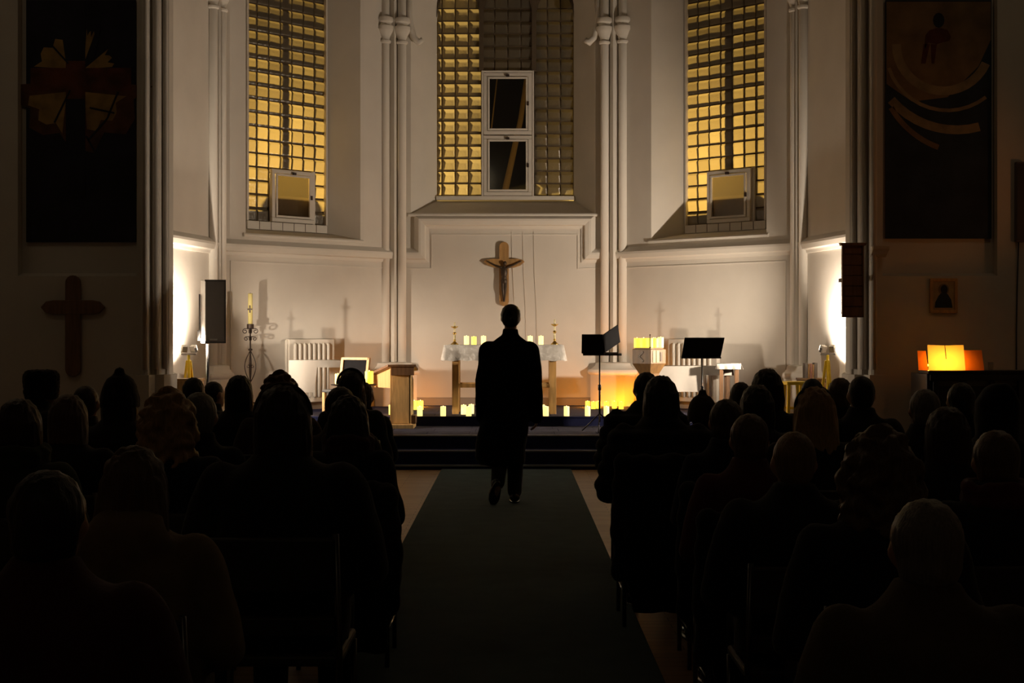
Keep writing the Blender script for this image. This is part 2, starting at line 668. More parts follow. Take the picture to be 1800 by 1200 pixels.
def add_fingers(mb, wrist, direction, palm_up, side, curl=0.5):
    """palm plus five fingers; direction = unit from the wrist, side = unit towards the thumb"""
    d, sd = Vector(direction).normalized(), Vector(side).normalized()
    up = Vector(palm_up).normalized()
    w = Vector(wrist)
    T = Matrix((sd, d, up)).transposed().to_4x4()
    mb.ell(w + d * 0.05, (0.038, 0.052, 0.016), 12, 8, T)
    for off, ln in ((0.027, 0.072), (0.009, 0.080), (-0.009, 0.075), (-0.027, 0.058)):
        p0 = w + d * 0.085 + sd * off
        p1 = p0 + d * ln * 0.45 - up * ln * 0.15 * curl
        p2 = p1 + d * ln * 0.30 - up * ln * 0.35 * curl
        p3 = p2 + d * ln * 0.15 - up * ln * 0.40 * curl
        mb.tube([p0, p1, p2, p3], [0.0095, 0.0085, 0.008, 0.006], 6)
    p0 = w + d * 0.025 + sd * 0.03
    p1 = p0 + d * 0.035 + sd * 0.03 - up * 0.01
    p2 = p1 + d * 0.03 + sd * 0.006 - up * 0.01
    mb.tube([p0, p1, p2], [0.012, 0.010, 0.007], 6)


HC = (0.0, 0.02, 1.170)        # seated head centre; skull top at 1.276


def seated_body():
    m = MB()
    m.loft([ering(0, 0.0, z, rx, ry) for z, rx, ry in ((0.47, 0.15, 0.12), (0.60, 0.135, 0.10), (0.78, 0.145, 0.10), (0.95, 0.165, 0.095), (1.02, 0.12, 0.07))])
    m.limb([((0, -0.01, 1.0), 0.056), ((0, 0.012, 1.10), 0.054)])
    add_head(m, HC)
    for k in (-1, 1):
        m.limb([((k * 0.155, -0.01, 0.965), 0.055), ((k * 0.225, 0.0, 0.70), 0.042), ((k * 0.09, 0.26, 0.615), 0.028)])
        m.limb([((k * 0.09, 0.02, 0.53), 0.075), ((k * 0.11, 0.44, 0.51), 0.055), ((k * 0.11, 0.45, 0.10), 0.040)])
        m.limb([((k * 0.11, 0.43, 0.05), 0.035), ((k * 0.115, 0.57, 0.03), 0.025)])
    me = remesh(m, 0.0125, 3)
    me.materials.append(M['skin'])
    me.materials.append(M['eye'])
    h = MB()
    for k in (-1, 1):
        add_fingers(h, (k * 0.085, 0.27, 0.612), (-k * 0.55, 0.8, -0.05), (0, 0, 1), (-k * 0.8, -0.55, 0), 0.8)
    append_raw(me, h, 0)
    ey = MB()
    for k in (-1, 1):
        ey.ell((k * 0.031, HC[1] + 0.078, HC[2] + 0.004), (0.013, 0.010, 0.009), 8, 6)
    append_raw(me, ey, 1)
    return me


def seated_coat(bulk=1.0, puffer=False, hood=False, scarf=False):
    m = MB()
    b = bulk
    m.loft([ering(0, yo, z, rx * b, ry * b) for z, rx, ry, yo in ((0.462, 0.19, 0.165, 0.0), (0.53, 0.20, 0.17, 0.0), (0.66, 0.175, 0.145, -0.005), (0.82, 0.185, 0.14, -0.01),
                                                                 (0.94, 0.20, 0.13, -0.015), (1.0, 0.175, 0.105, -0.015), (1.035, 0.11, 0.085, -0.01), (1.065, 0.078, 0.075, -0.002))])
    for k in (-1, 1):
        m.limb([((k * 0.175 * b, -0.015, 0.955), 0.075 * b), ((k * 0.25 * b, -0.01, 0.70), 0.062 * b), ((k * 0.12, 0.22, 0.62), 0.048 * b)])
        m.limb([((k * 0.10, 0.05, 0.555), 0.095), ((k * 0.11, 0.26, 0.545), 0.085)])
    # stand-up collar
    m.loft([ering(0, 0.0, z, rx, ry) for z, rx, ry in ((1.02, 0.095, 0.085), (1.075, 0.078, 0.078), (1.095, 0.076, 0.076))])
    if hood:
        m.ell((0, -0.10, 1.02), (0.135, 0.075, 0.085))
        m.ell((0, -0.07, 1.07), (0.11, 0.06, 0.05))
    return remesh(m, 0.0165, 3, quilt=(0.016, 0.085) if puffer else None, lumps=0.012, lfreq=9)


def seated_trousers():
    m = MB()
    for k in (-1, 1):
        m.limb([((k * 0.10, 0.06, 0.535), 0.085), ((k * 0.115, 0.45, 0.515), 0.072), ((k * 0.115, 0.455, 0.10), 0.060)])
    return remesh(m, 0.016, 2)


def shoe_mesh():
    m = MB()
    m.ell((0, -0.02, 0.045), (0.042, 0.055, 0.045)).ell((0, 0.07, 0.035), (0.046, 0.085, 0.035)).ell((0, 0.12, 0.028), (0.042, 0.05, 0.027))
    me = remesh(m, 0.010, 2)
    h = MB().prism([(0.044 * math.cos(a) * (1.0 if math.sin(a) > 0 else 0.9), 0.045 + 0.13 * math.sin(a)) for a in [2 * PI * i / 16 for i in range(16)]], 0.0, 0.015)
    append_raw(me, h)
    return me


def hair(kind):
    m = MB()
    x, y, z = HC
    cap = lambda g=0.0: (m.ell((x, y - 0.018, z + 0.020), (0.084 + g, 0.096 + g, 0.098 + g)), m.ell((x, y - 0.032, z - 0.030), (0.076 + g, 0.076 + g, 0.082 + g)))
    if kind == 'short':
        cap()
        return remesh(m, 0.0105, 2, strands=0.005, sfreq=(80, 80, 12))
    if kind == 'cropped':
        m.ell((x, y - 0.014, z + 0.020), (0.080, 0.094, 0.096))
        m.ell((x, y - 0.030, z - 0.018), (0.072, 0.074, 0.076))
        return remesh(m, 0.0105, 2, strands=0.003, sfreq=(120, 120, 30))
    if kind == 'bob':
        cap(0.006)
        m.loft([ering(x, y - 0.028, zz, rx, ry) for zz, rx, ry in ((z - 0.155, 0.070, 0.055), (z - 0.13, 0.092, 0.075), (z - 0.06, 0.098, 0.086), (z + 0.03, 0.092, 0.090))])
        return remesh(m, 0.0105, 3, strands=0.008, sfreq=(70, 70, 6))
    if kind == 'long':
        cap(0.006)
        m.loft([ering(x, yo, zz, rx, ry) for zz, rx, ry, yo in ((z - 0.36, 0.075, 0.03, y - 0.125), (z - 0.28, 0.105, 0.045, y - 0.115), (z - 0.16, 0.112, 0.065, y - 0.07), (z - 0.06, 0.102, 0.085, y - 0.035), (z + 0.03, 0.093, 0.090, y - 0.028))])
        return remesh(m, 0.0105, 3, strands=0.012, sfreq=(60, 60, 4))
    if kind == 'curly':
        cap(0.014)
        m.loft([ering(x, yo, zz, rx, ry) for zz, rx, ry, yo in ((z - 0.24, 0.085, 0.05, y - 0.08), (z - 0.17, 0.118, 0.075, y - 0.055), (z - 0.06, 0.118, 0.095, y - 0.035), (z + 0.04, 0.105, 0.098, y - 0.028))])
        return remesh(m, 0.0105, 2, strands=0.008, sfreq=(40, 40, 20), lumps=0.028, lfreq=30)
    if kind == 'bun':
        cap(0.002)
        m.ell((x + 0.01, y - 0.05, z + 0.118), (0.042, 0.042, 0.034))
        return remesh(m, 0.0105, 2, strands=0.005, sfreq=(70, 70, 14))
    if kind == 'pony':
        cap(0.0)
        m.limb([((x, y - 0.11, z + 0.03), 0.028), ((x + 0.01, y - 0.15, z - 0.05), 0.034), ((x + 0.01, y - 0.15, z - 0.17), 0.024), ((x, y - 0.14, z - 0.23), 0.010)], 10)
        return remesh(m, 0.0105, 2, strands=0.006, sfreq=(80, 80, 6))


def hat(kind):
    m = MB()
    x, y, z = HC
    if kind == 'beanie':
        m.loft([ering(x, y - 0.012, zz, rx, ry) for zz, rx, ry in ((z - 0.035, 0.092, 0.106), (z + 0.03, 0.095, 0.108), (z + 0.08, 0.084, 0.094), (z + 0.12, 0.058, 0.062), (z + 0.14, 0.02, 0.02))])
        m.loft([ering(x, y - 0.012, zz, rx, ry) for zz, rx, ry in ((z - 0.045, 0.094, 0.107), (z - 0.035, 0.100, 0.114), (z + 0.01, 0.101, 0.115), (z + 0.02, 0.095, 0.108))])
        m.ell((x, y - 0.02, z + 0.15), (0.028, 0.028, 0.024))
        return remesh(m, 0.0105, 2, strands=0.004, sfreq=(90, 90, 3))
    if kind == 'fur':
        m.loft([ering(x, y - 0.01, zz, rx, ry) for zz, rx, ry in ((z - 0.065, 0.090, 0.106), (z - 0.02, 0.098, 0.112), (z + 0.05, 0.106, 0.118), (z + 0.09, 0.104, 0.116), (z + 0.125, 0.088, 0.10), (z + 0.13, 0.05, 0.06))])
        return remesh(m, 0.010, 1, strands=0.010, sfreq=(70, 70, 70))
    if kind == 'hood':
        m.loft([ering(x, yo, zz, rx, ry) for zz, rx, ry, yo in ((z - 0.16, 0.10, 0.09, y - 0.02), (z - 0.06, 0.104, 0.105, y - 0.025), (z + 0.05, 0.100, 0.112, y - 0.025), (z + 0.11, 0.07, 0.085, y - 0.045), (z + 0.145, 0.025, 0.035, y - 0.07))])
        return remesh(m, 0.010, 3, lumps=0.008, lfreq=14)
    if kind == 'headband':
        m.tube([(x + 0.091 * math.cos(a), y - 0.02 + 0.035 * 0 , z + 0.022 + 0.100 * math.sin(a)) for a in [PI * i / 20 for i in range(21)]], 0.008, 8)
        return m.mesh('headband')


def scarf_mesh():
    m = MB()
    for zz, g in ((1.03, 0.0), (1.07, -0.006)):
        pts = [(0.10 * math.cos(a) * (1 + g), -0.005 + 0.095 * math.sin(a), zz + 0.008 * math.sin(3 * a)) for a in [2 * PI * i / 20 for i in range(20)]]
        m.tube(pts, 0.033, 8, closed=True)
    return remesh(m, 0.010, 2, lumps=0.01, lfreq=20)


ME = {'body': seated_body(), 'trousers': seated_trousers(), 'shoe': shoe_mesh()}
ME['coat'] = seated_coat(1.0)
ME['bulky'] = seated_coat(1.14)
ME['puffer'] = seated_coat(1.14, puffer=True)
ME['hooded'] = seated_coat(1.08, hood=True)
ME['slim'] = seated_coat(0.90)
for k in ('short', 'cropped', 'bob', 'long', 'curly', 'bun', 'pony'):
    ME[k] = hair(k)
for k in ('beanie', 'fur', 'hood', 'headband'):
    ME[k] = hat(k)
ME['scarf'] = scarf_mesh()


# ------------------------------------------------------------------ plan of the place (metres, camera at the origin)
H = 9.5
A_L = Vector((-3.95, 18.9))          # outer left corner of the apse
B_L = Vector((-1.72, 21.1))          # back left corner
B_R = Vector((1.50, 21.1))
A_R = Vector((3.85, 18.9))
J_L = Vector((-4.24, 17.2))          # end of the arch jamb, left
J_R = Vector((4.14, 17.2))
Z1, Z2, Z3, ZP = 0.05, 0.20, 0.35, 0.47   # step levels, platform
Y1, Y2, Y3, YP = 15.92, 16.10, 16.43, 18.08


def frame(a, b):
    u = (b - a)
    L = u.length
    return math.atan2(u.y, u.x), L


def arch_pts(s0, s1, zs, n=8):
    w = s1 - s0
    left = []
    for i in range(n + 1):
        a = PI - (PI / 3) * i / n
        left.append((s1 + w * math.cos(a), zs + w * math.sin(a)))
    right = [(s0 + s1 - s, z) for s, z in reversed(left)]
    return left, right


def wall_window(name, a, b, s0, s1, zsill, zspr, g0, g1, zg, depth):
    """wall with a splayed pointed-arch window opening, in its own frame"""
    rz, L = frame(a, b)
    m = MB()

    def q(*p):
        m.add(p, [tuple(range(len(p)))])
    q((0, 0, 0), (L, 0, 0), (L, 0, zsill), (0, 0, zsill))
    q((0, 0, zsill), (s0, 0, zsill), (s0, 0, H), (0, 0, H))
    q((s1, 0, zsill), (L, 0, zsill), (L, 0, H), (s1, 0, H))
    fl, fr = arch_pts(s0, s1, zspr)
    gl, gr = arch_pts(g0, g1, zspr)
    for arc in (fl, fr):
        for i in range(len(arc) - 1):
            (sa, za), (sb, zb) = arc[i], arc[i + 1]
            q((sa, 0, za), (sb, 0, zb), (sb, 0, H), (sa, 0, H))
    front = [(s0, zsill)] + fl + fr[1:] + [(s1, zsill)]
    back = [(g0, zg)] + gl + gr[1:] + [(g1, zg)]
    for i in range(len(front) - 1):
        q((front[i][0], 0, front[i][1]), (front[i + 1][0], 0, front[i + 1][1]),
          (back[i + 1][0], depth, back[i + 1][1]), (back[i][0], depth, back[i][1]))
    q((s0, 0, zsill), (s1, 0, zsill), (g1, depth, zg), (g0, depth, zg))
    o = m.build(name, M['plaster'])
    o.location = (a.x, a.y, 0)
    o.rotation_euler = (0, 0, rz)
    tag(o, kind='structure')
    return o


# ------------------------------------------------------------------ the apse walls
LW = frame(A_L, B_L)
CW = frame(B_L, B_R)
RW = frame(B_R, A_R)
wall_window('wall_apse_left', A_L, B_L, 0.49, 2.46, 2.89, 6.6, 0.79, 2.165, 2.99, 0.45)
CS0, CS1 = -1.50 + 1.72, 1.235 + 1.72
CG0, CG1 = -1.14 + 1.72, 0.935 + 1.72
wall_window('wall_apse_centre', B_L, B_R, CS0, CS1, 3.31, 6.25, CG0, CG1, 3.55, 0.50)
wall_window('wall_apse_right', B_R, A_R, 0.71, 2.67, 2.89, 6.6, 1.015, 2.39, 2.99, 0.45)


def flat_wall(name, a, b, m=None):
    rz, L = frame(a, b)
    mb = MB()
    mb.box(0, L, 0, 0.25, 0, H)
    o = mb.build(name, m or M['plaster'])
    o.location = (a.x, a.y, 0)
    o.rotation_euler = (0, 0, rz)
    return tag(o, kind='structure')


flat_wall('wall_chancel_left', J_L, A_L)
flat_wall('wall_chancel_right', A_R, J_R)

# string course
PROF = [(-0.115, 0.0), (-0.115, 0.018), (-0.075, 0.03), (-0.06, 0.075), (0.0, 0.09), (0.03, 0.09), (0.10, 0.0)]
BEAD = [(-0.008, 0.0), (-0.008, 0.012), (0.008, 0.012), (0.008, 0.0)]


def trim(name, a, b, paths, prof, m=None):
    rz, L = frame(a, b)
    mb = MB()
    for p in paths:
        sweep2d(mb, p, prof)
    o = mb.build(name, m or M['plaster_trim'])
    o.location = (a.x, a.y, 0)
    o.rotation_euler = (0, 0, rz)
    return tag(o, kind='structure')


trim('trim_1', J_L, A_L, [[(0.0, 2.70), (frame(J_L, A_L)[1], 2.70)]], PROF)
trim('trim_2', A_L, B_L, [[(0.0, 2.70), (LW[1], 2.70)]], PROF)
trim('trim_3', B_L, B_R, [[(0.0, 2.70), (0.37, 2.70), (0.37, 3.20), (2.86, 3.20), (2.86, 2.70), (CW[1], 2.70)]], PROF)
trim('trim_4', B_R, A_R, [[(0.0, 2.70), (RW[1], 2.70)]], PROF)
trim('trim_5', A_R, J_R, [[(0.0, 2.70), (frame(A_R, J_R)[1], 2.70)]], PROF)
trim('trim_6', B_L, B_R, [[(0.15, 2.50), (0.53, 2.50), (0.53, 3.00), (2.70, 3.00), (2.70, 2.50), (3.06, 2.50)]], BEAD)
trim('trim_7', A_L, B_L, [[(0.25, 0.6), (0.25, 2.50), (LW[1] - 0.2, 2.50), (LW[1] - 0.2, 0.6)]], BEAD)
trim('trim_8', B_R, A_R, [[(0.2, 0.6), (0.2, 2.50), (RW[1] - 0.25, 2.50), (RW[1] - 0.25, 0.6)]], BEAD)
# sill lips of the windows
LIP = [(-0.03, 0.0), (-0.03, 0.03), (0.0, 0.035), (0.02, 0.02), (0.02, 0.0)]
trim('trim_9', A_L, B_L, [[(0.45, 2.87), (2.50, 2.87)]], LIP)
trim('trim_10', B_L, B_R, [[(CS0 - 0.04, 3.295), (CS1 + 0.04, 3.295)]], LIP)
trim('trim_11', B_R, A_R, [[(0.67, 2.87), (2.71, 2.87)]], LIP)
SK = [(-0.06, 0.0), (-0.06, 0.03), (0.05, 0.03), (0.06, 0.0)]
M['skirting'] = mat('grey_skirting', (0.36, 0.32, 0.28), 0.7)
trim('baseboard_left', A_L, B_L, [[(0.0, ZP + 0.055), (LW[1], ZP + 0.055)]], SK, M['skirting'])
trim('baseboard_centre', B_L, B_R, [[(0.0, ZP + 0.055), (CW[1], ZP + 0.055)]], SK, M['skirting'])
trim('baseboard_right', B_R, A_R, [[(0.0, ZP + 0.055), (RW[1], ZP + 0.055)]], SK, M['skirting'])

# hanging wires on the back wall
for i, (px, z0, z1) in enumerate(((-0.005, 2.0, 3.05), (0.16, 1.9, 3.05), (0.32, 1.9, 3.05))):
    mb = MB()
    mb.tube([(px, 21.092, z1), (px + 0.01, 21.092, (z0 + z1) / 2), (px + 0.04, 21.092, z0), (px + 0.05, 21.092, 1.2)], 0.003, 5)
    o = mb.build('wall_cable', M['plaster'])
    tag(o, ['thin painted cable running down beside the crucifix', 'thin painted cable down the middle of the back wall',
            'thin painted cable farthest right of the crucifix'][i], 'cable', 'cables on the back wall')

# ------------------------------------------------------------------ chancel-arch wall with piers and picture niches
WY = 16.0


def side_wall(sgn, name, nx0, nx1, nz0, edge):
    """sgn -1 left, +1 right; niche nx0..nx1 (abs), from nz0 up"""
    m = MB()
    X = 7.2

    def q(*p):
        p = [(sgn * a, b, c) for a, b, c in p]
        m.add(p, [tuple(range(len(p)))])
    D = 0.14
    Hn = 6.1
    q((edge, WY, 0), (X, WY, 0), (X, WY, nz0), (edge, WY, nz0))
    q((edge, WY, nz0), (nx0, WY, nz0), (nx0, WY, H), (edge, WY, H))
    q((nx1, WY, nz0), (X, WY, nz0), (X, WY, H), (nx1, WY, H))
    q((nx0, WY, Hn), (nx1, WY, Hn), (nx1, WY, H), (nx0, WY, H))
    q((nx0, WY + D, nz0), (nx1, WY + D, nz0), (nx1, WY + D, Hn), (nx0, WY + D, Hn))
    q((nx0, WY, nz0), (nx0, WY + D, nz0), (nx0, WY + D, Hn), (nx0, WY, Hn))
    q((nx1, WY, nz0), (nx1, WY + D, nz0), (nx1, WY + D, Hn), (nx1, WY, Hn))
    q((nx0, WY, nz0), (nx1, WY, nz0), (nx1, WY + D, nz0 + 0.04), (nx0, WY + D, nz0 + 0.04))
    q((nx0, WY, Hn), (nx1, WY, Hn), (nx1, WY + D, Hn), (nx0, WY + D, Hn))
    return tag(m.build(name, M['plaster_nave']), kind='structure')


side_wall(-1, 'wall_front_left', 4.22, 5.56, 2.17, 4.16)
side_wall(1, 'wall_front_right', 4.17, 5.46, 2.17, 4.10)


def pier(sgn, off, label):
    e = empty('arch_pier', (0, 0, 0), 0, label, 'pier', 'arch piers')
    poly = [(4.16, 16.0), (4.16, 15.97), (4.12, 15.95), (4.09, 15.97), (4.09, 16.10), (4.05, 16.11), (4.02, 16.10),
            (4.00, 16.13), (4.00, 16.24), (3.97, 16.28), (3.945, 16.28), (3.93, 16.30), (3.93, 16.50), (4.22, 17.2), (4.4, 17.2), (4.4, 16.25), (4.165, 16.25), (4.165, 16.0)]
    poly = [(sgn * (x + off), y) for x, y in poly]
    if sgn > 0:
        poly = poly[::-1]
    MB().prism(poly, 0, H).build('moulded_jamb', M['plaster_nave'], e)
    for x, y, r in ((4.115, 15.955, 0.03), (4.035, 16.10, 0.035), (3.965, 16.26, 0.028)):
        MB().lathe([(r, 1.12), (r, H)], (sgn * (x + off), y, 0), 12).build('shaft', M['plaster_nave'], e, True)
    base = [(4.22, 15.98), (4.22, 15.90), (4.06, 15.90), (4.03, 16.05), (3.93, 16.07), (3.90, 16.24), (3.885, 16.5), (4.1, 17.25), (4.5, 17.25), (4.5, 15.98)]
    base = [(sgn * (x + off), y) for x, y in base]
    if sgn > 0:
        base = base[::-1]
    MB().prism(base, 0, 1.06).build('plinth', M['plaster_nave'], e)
    return e


pier(-1, 0.0, 'dark moulded pier of the chancel arch between dim painting and bright left corner')
pier(1, -0.06, 'dark moulded pier of the chancel arch behind the hanging hymn board')

# little ledge on the right pier
mb = MB()
mb.prism([(15.98, 2.38), (15.98, 2.50), (15.80, 2.50), (15.82, 2.46), (15.90, 2.42)], 4.02, 4.20, 'x')
tag(mb.build('wall_corbel', M['plaster_nave'], bevel=0.005), 'small stone corbel on the right pier beside the dark banner', 'corbel')

# nave shell
flo = MB().box(-7.2, 7.2, -4, 22.5, -0.2, 0.0).build('floor', M['parquet'])
tag(flo, kind='structure')
cei = MB().box(-7.2, 7.2, -4, 22.5, H, H + 0.2).build('ceiling', M['ceiling'])
tag(cei, kind='structure')
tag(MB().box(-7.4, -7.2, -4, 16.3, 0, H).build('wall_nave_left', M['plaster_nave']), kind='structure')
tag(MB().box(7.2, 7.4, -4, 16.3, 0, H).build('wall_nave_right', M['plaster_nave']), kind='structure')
tag(MB().box(-7.4, 7.4, -4.2, -4, 0, H).build('wall_nave_back', M['plaster_nave']), kind='structure')

# ------------------------------------------------------------------ steps and platform
st = empty('chancel_steps', (0, Y1, 0), 0, 'navy carpeted chancel steps with pale nosings below the altar', 'steps')


def step(name, y0, y1, z0, z1, x0=-3.86, x1=3.80, mtl='navy'):
    return MB().box(x0, x1, y0 - Y1, y1 - Y1, z0, z1).build(name, M[mtl], st, bevel=0.006)


step('step', Y1, Y2 + 0.02, 0.0, Z1)
step('step', Y2, Y3 + 0.02, 0.0, Z2)
step('step', Y3, YP + 0.02, 0.0, Z3)
plat = MB().prism([(-3.98, YP - Y1), (3.90, YP - Y1), (3.9, 18.85 - Y1), (1.52, 21.08 - Y1), (-1.74, 21.08 - Y1), (-3.98, 18.85 - Y1)], 0, ZP).build('platform', M['navy'], st)
for (y, z) in ((Y1, Z1), (Y2, Z2), (Y3, Z3), (YP, ZP)):
    nb = MB()
    nb.box(-3.86, 3.80, y - Y1 - 0.006, y - Y1 + 0.045, z - 0.012, z + 0.004)
    nb.build('nosing', M['nosing' if y < YP else 'navy'], st)
tile_me = None
random.seed(3)
for (ya, yb, z) in ((Y3 + 0.05, YP - 0.01, Z3), (YP + 0.05, YP + 2.6, ZP)):
    ny = 3 if z == Z3 else 5
    dy = (yb - ya) / ny
    for j in range(ny):
        for i in range(-8, 8):
            x0 = i * 0.5 + (0.06 if j % 2 else 0.0)
            yy = ya + j * dy
            lim = 3.7 if yy + dy < 18.7 else 3.75 - (yy + dy - 18.75)
            if x0 < -lim or x0 + 0.5 > lim:
                continue
            if tile_me is None:
                mb = MB().box(0.003, 0.497, 0.003, 0.517, 0.0, 0.005)
                tile_me = mb.mesh('carpet_tile')
                tile_me.materials.append(M['navy_tile'])
            o = bpy.data.objects.new('carpet_tile', tile_me)
            COL.objects.link(o)
            o.parent = st
            o.location = (x0, yy - Y1, z)
            o.scale = (1, dy / 0.52, 1)
# carpet runner
rn = MB().box(-0.79, 0.66, -3.0, Y1 - 0.01, 0.0, 0.012).build('carpet_runner', M['runner'], bevel=0.004)
tag(rn, 'dark teal carpet runner down the central aisle', 'carpet')


# ------------------------------------------------------------------ glass-brick windows
def brick_mesh(w, h, d=0.045, ridged=False):
    m = MB()
    # shallow face with a slanted upper lip that catches the street light from below
    t, a, b = (0.055, 0.030, 0.014) if ridged else (0.034, 0.022, 0.006)
    bk = [(-w / 2, d, -h / 2), (w / 2, d, -h / 2), (w / 2, d, h / 2), (-w / 2, d, h / 2)]
    out = [(-w / 2, b + 0.004, -h / 2), (w / 2, b + 0.004, -h / 2), (w / 2, a, h / 2), (-w / 2, a, h / 2)]
    mid = [(-w / 2 + 0.008, b, -h / 2 + 0.010), (w / 2 - 0.008, b, -h / 2 + 0.010), (w / 2 - 0.008, -b, h / 2 - t), (-w / 2 + 0.008, -b, h / 2 - t)]
    c = [(-w / 2 + 0.022, b - 0.003, -h / 2 + 0.022), (w / 2 - 0.022, b - 0.003, -h / 2 + 0.022), (w / 2 - 0.022, -b - 0.001, h / 2 - t - 0.012), (-w / 2 + 0.022, -b - 0.001, h / 2 - t - 0.012)]
    m.v = bk + out + mid + c
    for k in range(3):
        for j in range(4):
            l = (j + 1) % 4
            m.f.append((k * 4 + j, k * 4 + l, (k + 1) * 4 + l, (k + 1) * 4 + j))
    m.f.append((12, 13, 14, 15))
    me = m.mesh('glass_brick')
    me.materials.append(M['gbrick'])
    for p in me.polygons:
        p.use_smooth = False
    return me


def casement(parent, s0, s1, z0, z1, d, name, pane, open_ang=0.0, fw=0.055, stile=0.02):
    """a small framed opening light; frame, pane, latch, hinge"""
    m = MB()
    t0, t1 = d - 0.035, d + 0.03
    m.box(s0, s1, t0, t1, z1 - fw, z1).box(s0, s1, t0, t1, z0, z0 + fw)
    m.box(s0, s0 + fw, t0, t1, z0 + fw, z1 - fw).box(s1 - fw, s1, t0, t1, z0 + fw, z1 - fw)
    f = m.build(name, M['white_paint'], parent, bevel=0.006)
    i = MB()
    a, b, c, e = s0 + fw + stile * 0.3, s1 - fw - stile * 0.3, z0 + fw + stile * 0.3, z1 - fw - stile * 0.3
    w = 0.03
    y0, y1 = d - 0.05, d - 0.02
    i.box(a, b, y0, y1, e - w, e).box(a, b, y0, y1, c, c + w).box(a, a + w, y0, y1, c + w, e - w).box(b - w, b, y0, y1, c + w, e - w)
    i.build('sash', M['white_paint'], f, bevel=0.005)
    MB().box(a + w * 0.5, b - w * 0.5, d - 0.012, d - 0.006, c + w * 0.5, e - w * 0.5).build('pane', pane, f)
    MB().box((a + b) / 2 - 0.025, (a + b) / 2 + 0.025, d - 0.075, d - 0.045, e - 0.005, e + 0.03).build('latch', M['iron'], f)
    MB().box(b - 0.012, b + 0.016, d - 0.065, d - 0.045, (c + e) / 2 - 0.03, (c + e) / 2 + 0.03).build('hinge', M['iron'], f)
    return f


def window(name, a, rz, g0, g1, z0, pitch, rows, skip, d, first=0.0, ph=0.19):
    e = empty(name, (a.x, a.y, 0), rz, kind='structure')
    me = brick_mesh(pitch - 0.012, ph - 0.012, ridged=first > 0)
    half = brick_mesh(first - 0.014, ph - 0.018, ridged=True) if first > 0 else None
    cols = int(round((g1 - g0 - first) / pitch))
    grid = MB()
    for r in range(rows):
        zc = z0 + (r + 0.5) * ph
        cells = ([(-1, g0 + first / 2)] if half else []) + [(c, g0 + first + (c + 0.5) * pitch) for c in range(cols)]
        for c, scx in cells:
            if skip(c, r):
                continue
            o = bpy.data.objects.new('glass_brick', half if c < 0 else me)
            COL.objects.link(o)
            o.parent = e
            o.location = (scx + random.uniform(-0.002, 0.002), d, zc + random.uniform(-0.002, 0.002))
            o.rotation_euler = (random.uniform(-0.05, 0.05), 0, random.uniform(-0.05, 0.05))
    ztop = z0 + rows * ph
    for r in range(rows + 1):
        z = z0 + r * ph
        grid.box(g0, g1, d + 0.012, d + 0.04, z - 0.011, z + 0.011)
    edges = [g0] + [g0 + first + c * pitch for c in range(cols + 1)]
    for s in edges:
        grid.box(s - 0.011, s + 0.011, d + 0.014, d + 0.073, z0, ztop)
    return e, grid, ztop


RB = 19          # rows in the side windows
for nm, a, rz, g0, g1 in (('window_1', A_L, LW[0], 0.79, 2.165), ('window_3', B_R, RW[0], 1.015, 2.39)):
    pit = (g1 - g0) / 7
    zb = 3.107
    e, grid, zt = window(nm, a, rz, g0, g1, zb, pit, RB, lambda c, r: 2 <= c <= 5 and r < 4, 0.45)
    # joints are cut away behind the hopper
    gm = MB()
    hs0, hs1 = g0 + 2 * pit, g0 + 6 * pit
    for r in range(RB + 1):
        z = zb + r * 0.19
        if r < 4:
            gm.box(g0, hs0, 0.462, 0.495, z - 0.011, z + 0.011).box(hs1, g1, 0.462, 0.495, z - 0.011, z + 0.011)
        else:
            gm.box(g0, g1, 0.462, 0.495, z - 0.011, z + 0.011)
    for c in range(8):
        s = g0 + c * pit
        gm.box(s - 0.011, s + 0.011, 0.464, 0.493, zb + (0.76 if 2 < c < 6 else 0), zt)
    gm.build('mortar_joints', M['mortar'], e)
    MB().box(g0, g1, 0.40, 0.55, 2.985, zb - 0.004).build('window_sill', M['white_paint'], e, bevel=0.006)
    for k in range(1, 7):
        MB().box(g0 + k * pit - 0.004, g0 + k * pit + 0.004, 0.397, 0.402, 2.99, zb - 0.006).build('sill_joint', M['mortar'], e)
    MB().box(g0 - 0.01, g0 + 0.02, 0.40, 0.50, zb, zt + 0.4).build('window_frame', M['white_paint'], e)
    MB().box(g1 - 0.02, g1 + 0.01, 0.40, 0.50, zb, zt + 0.4).build('window_frame', M['white_paint'], e)
    casement(e, hs0 + 0.006, hs1 - 0.05, zb + 0.004, zb + 0.745, 0.42, 'hopper_light', M['frost'])
    MB().box(hs1 - 0.05, hs1, 0.43, 0.50, zb, zb + 0.76).build('hopper_post', M['white_paint'], e)
    # outside stone mullion behind the fourth column and a lintel panel above
    MB().box(g0 + 3 * pit + 0.05, g0 + 4 * pit - 0.05, 0.56, 0.66, zb + 0.76, zt).build('outer_mullion', M['stone_out'], e)
    MB().box(g0 - 0.3, g1 + 0.3, 0.45, 0.60, zt, H).build('head_panel', M['plaster'], e)
    MB().box(g0 - 0.4, g1 + 0.4, 0.53, 0.80, 2.7, 3.29).build('outer_sill', M['stone_out'], e)  # unseen sill raised behind the bottom brick row to keep it dark
    MB().box(hs0, hs1, 0.56, 0.80, 3.29, 3.50).build('pane_shade_block', M['stone_out'], e)  # unseen block added to darken the lower part of the hopper pane

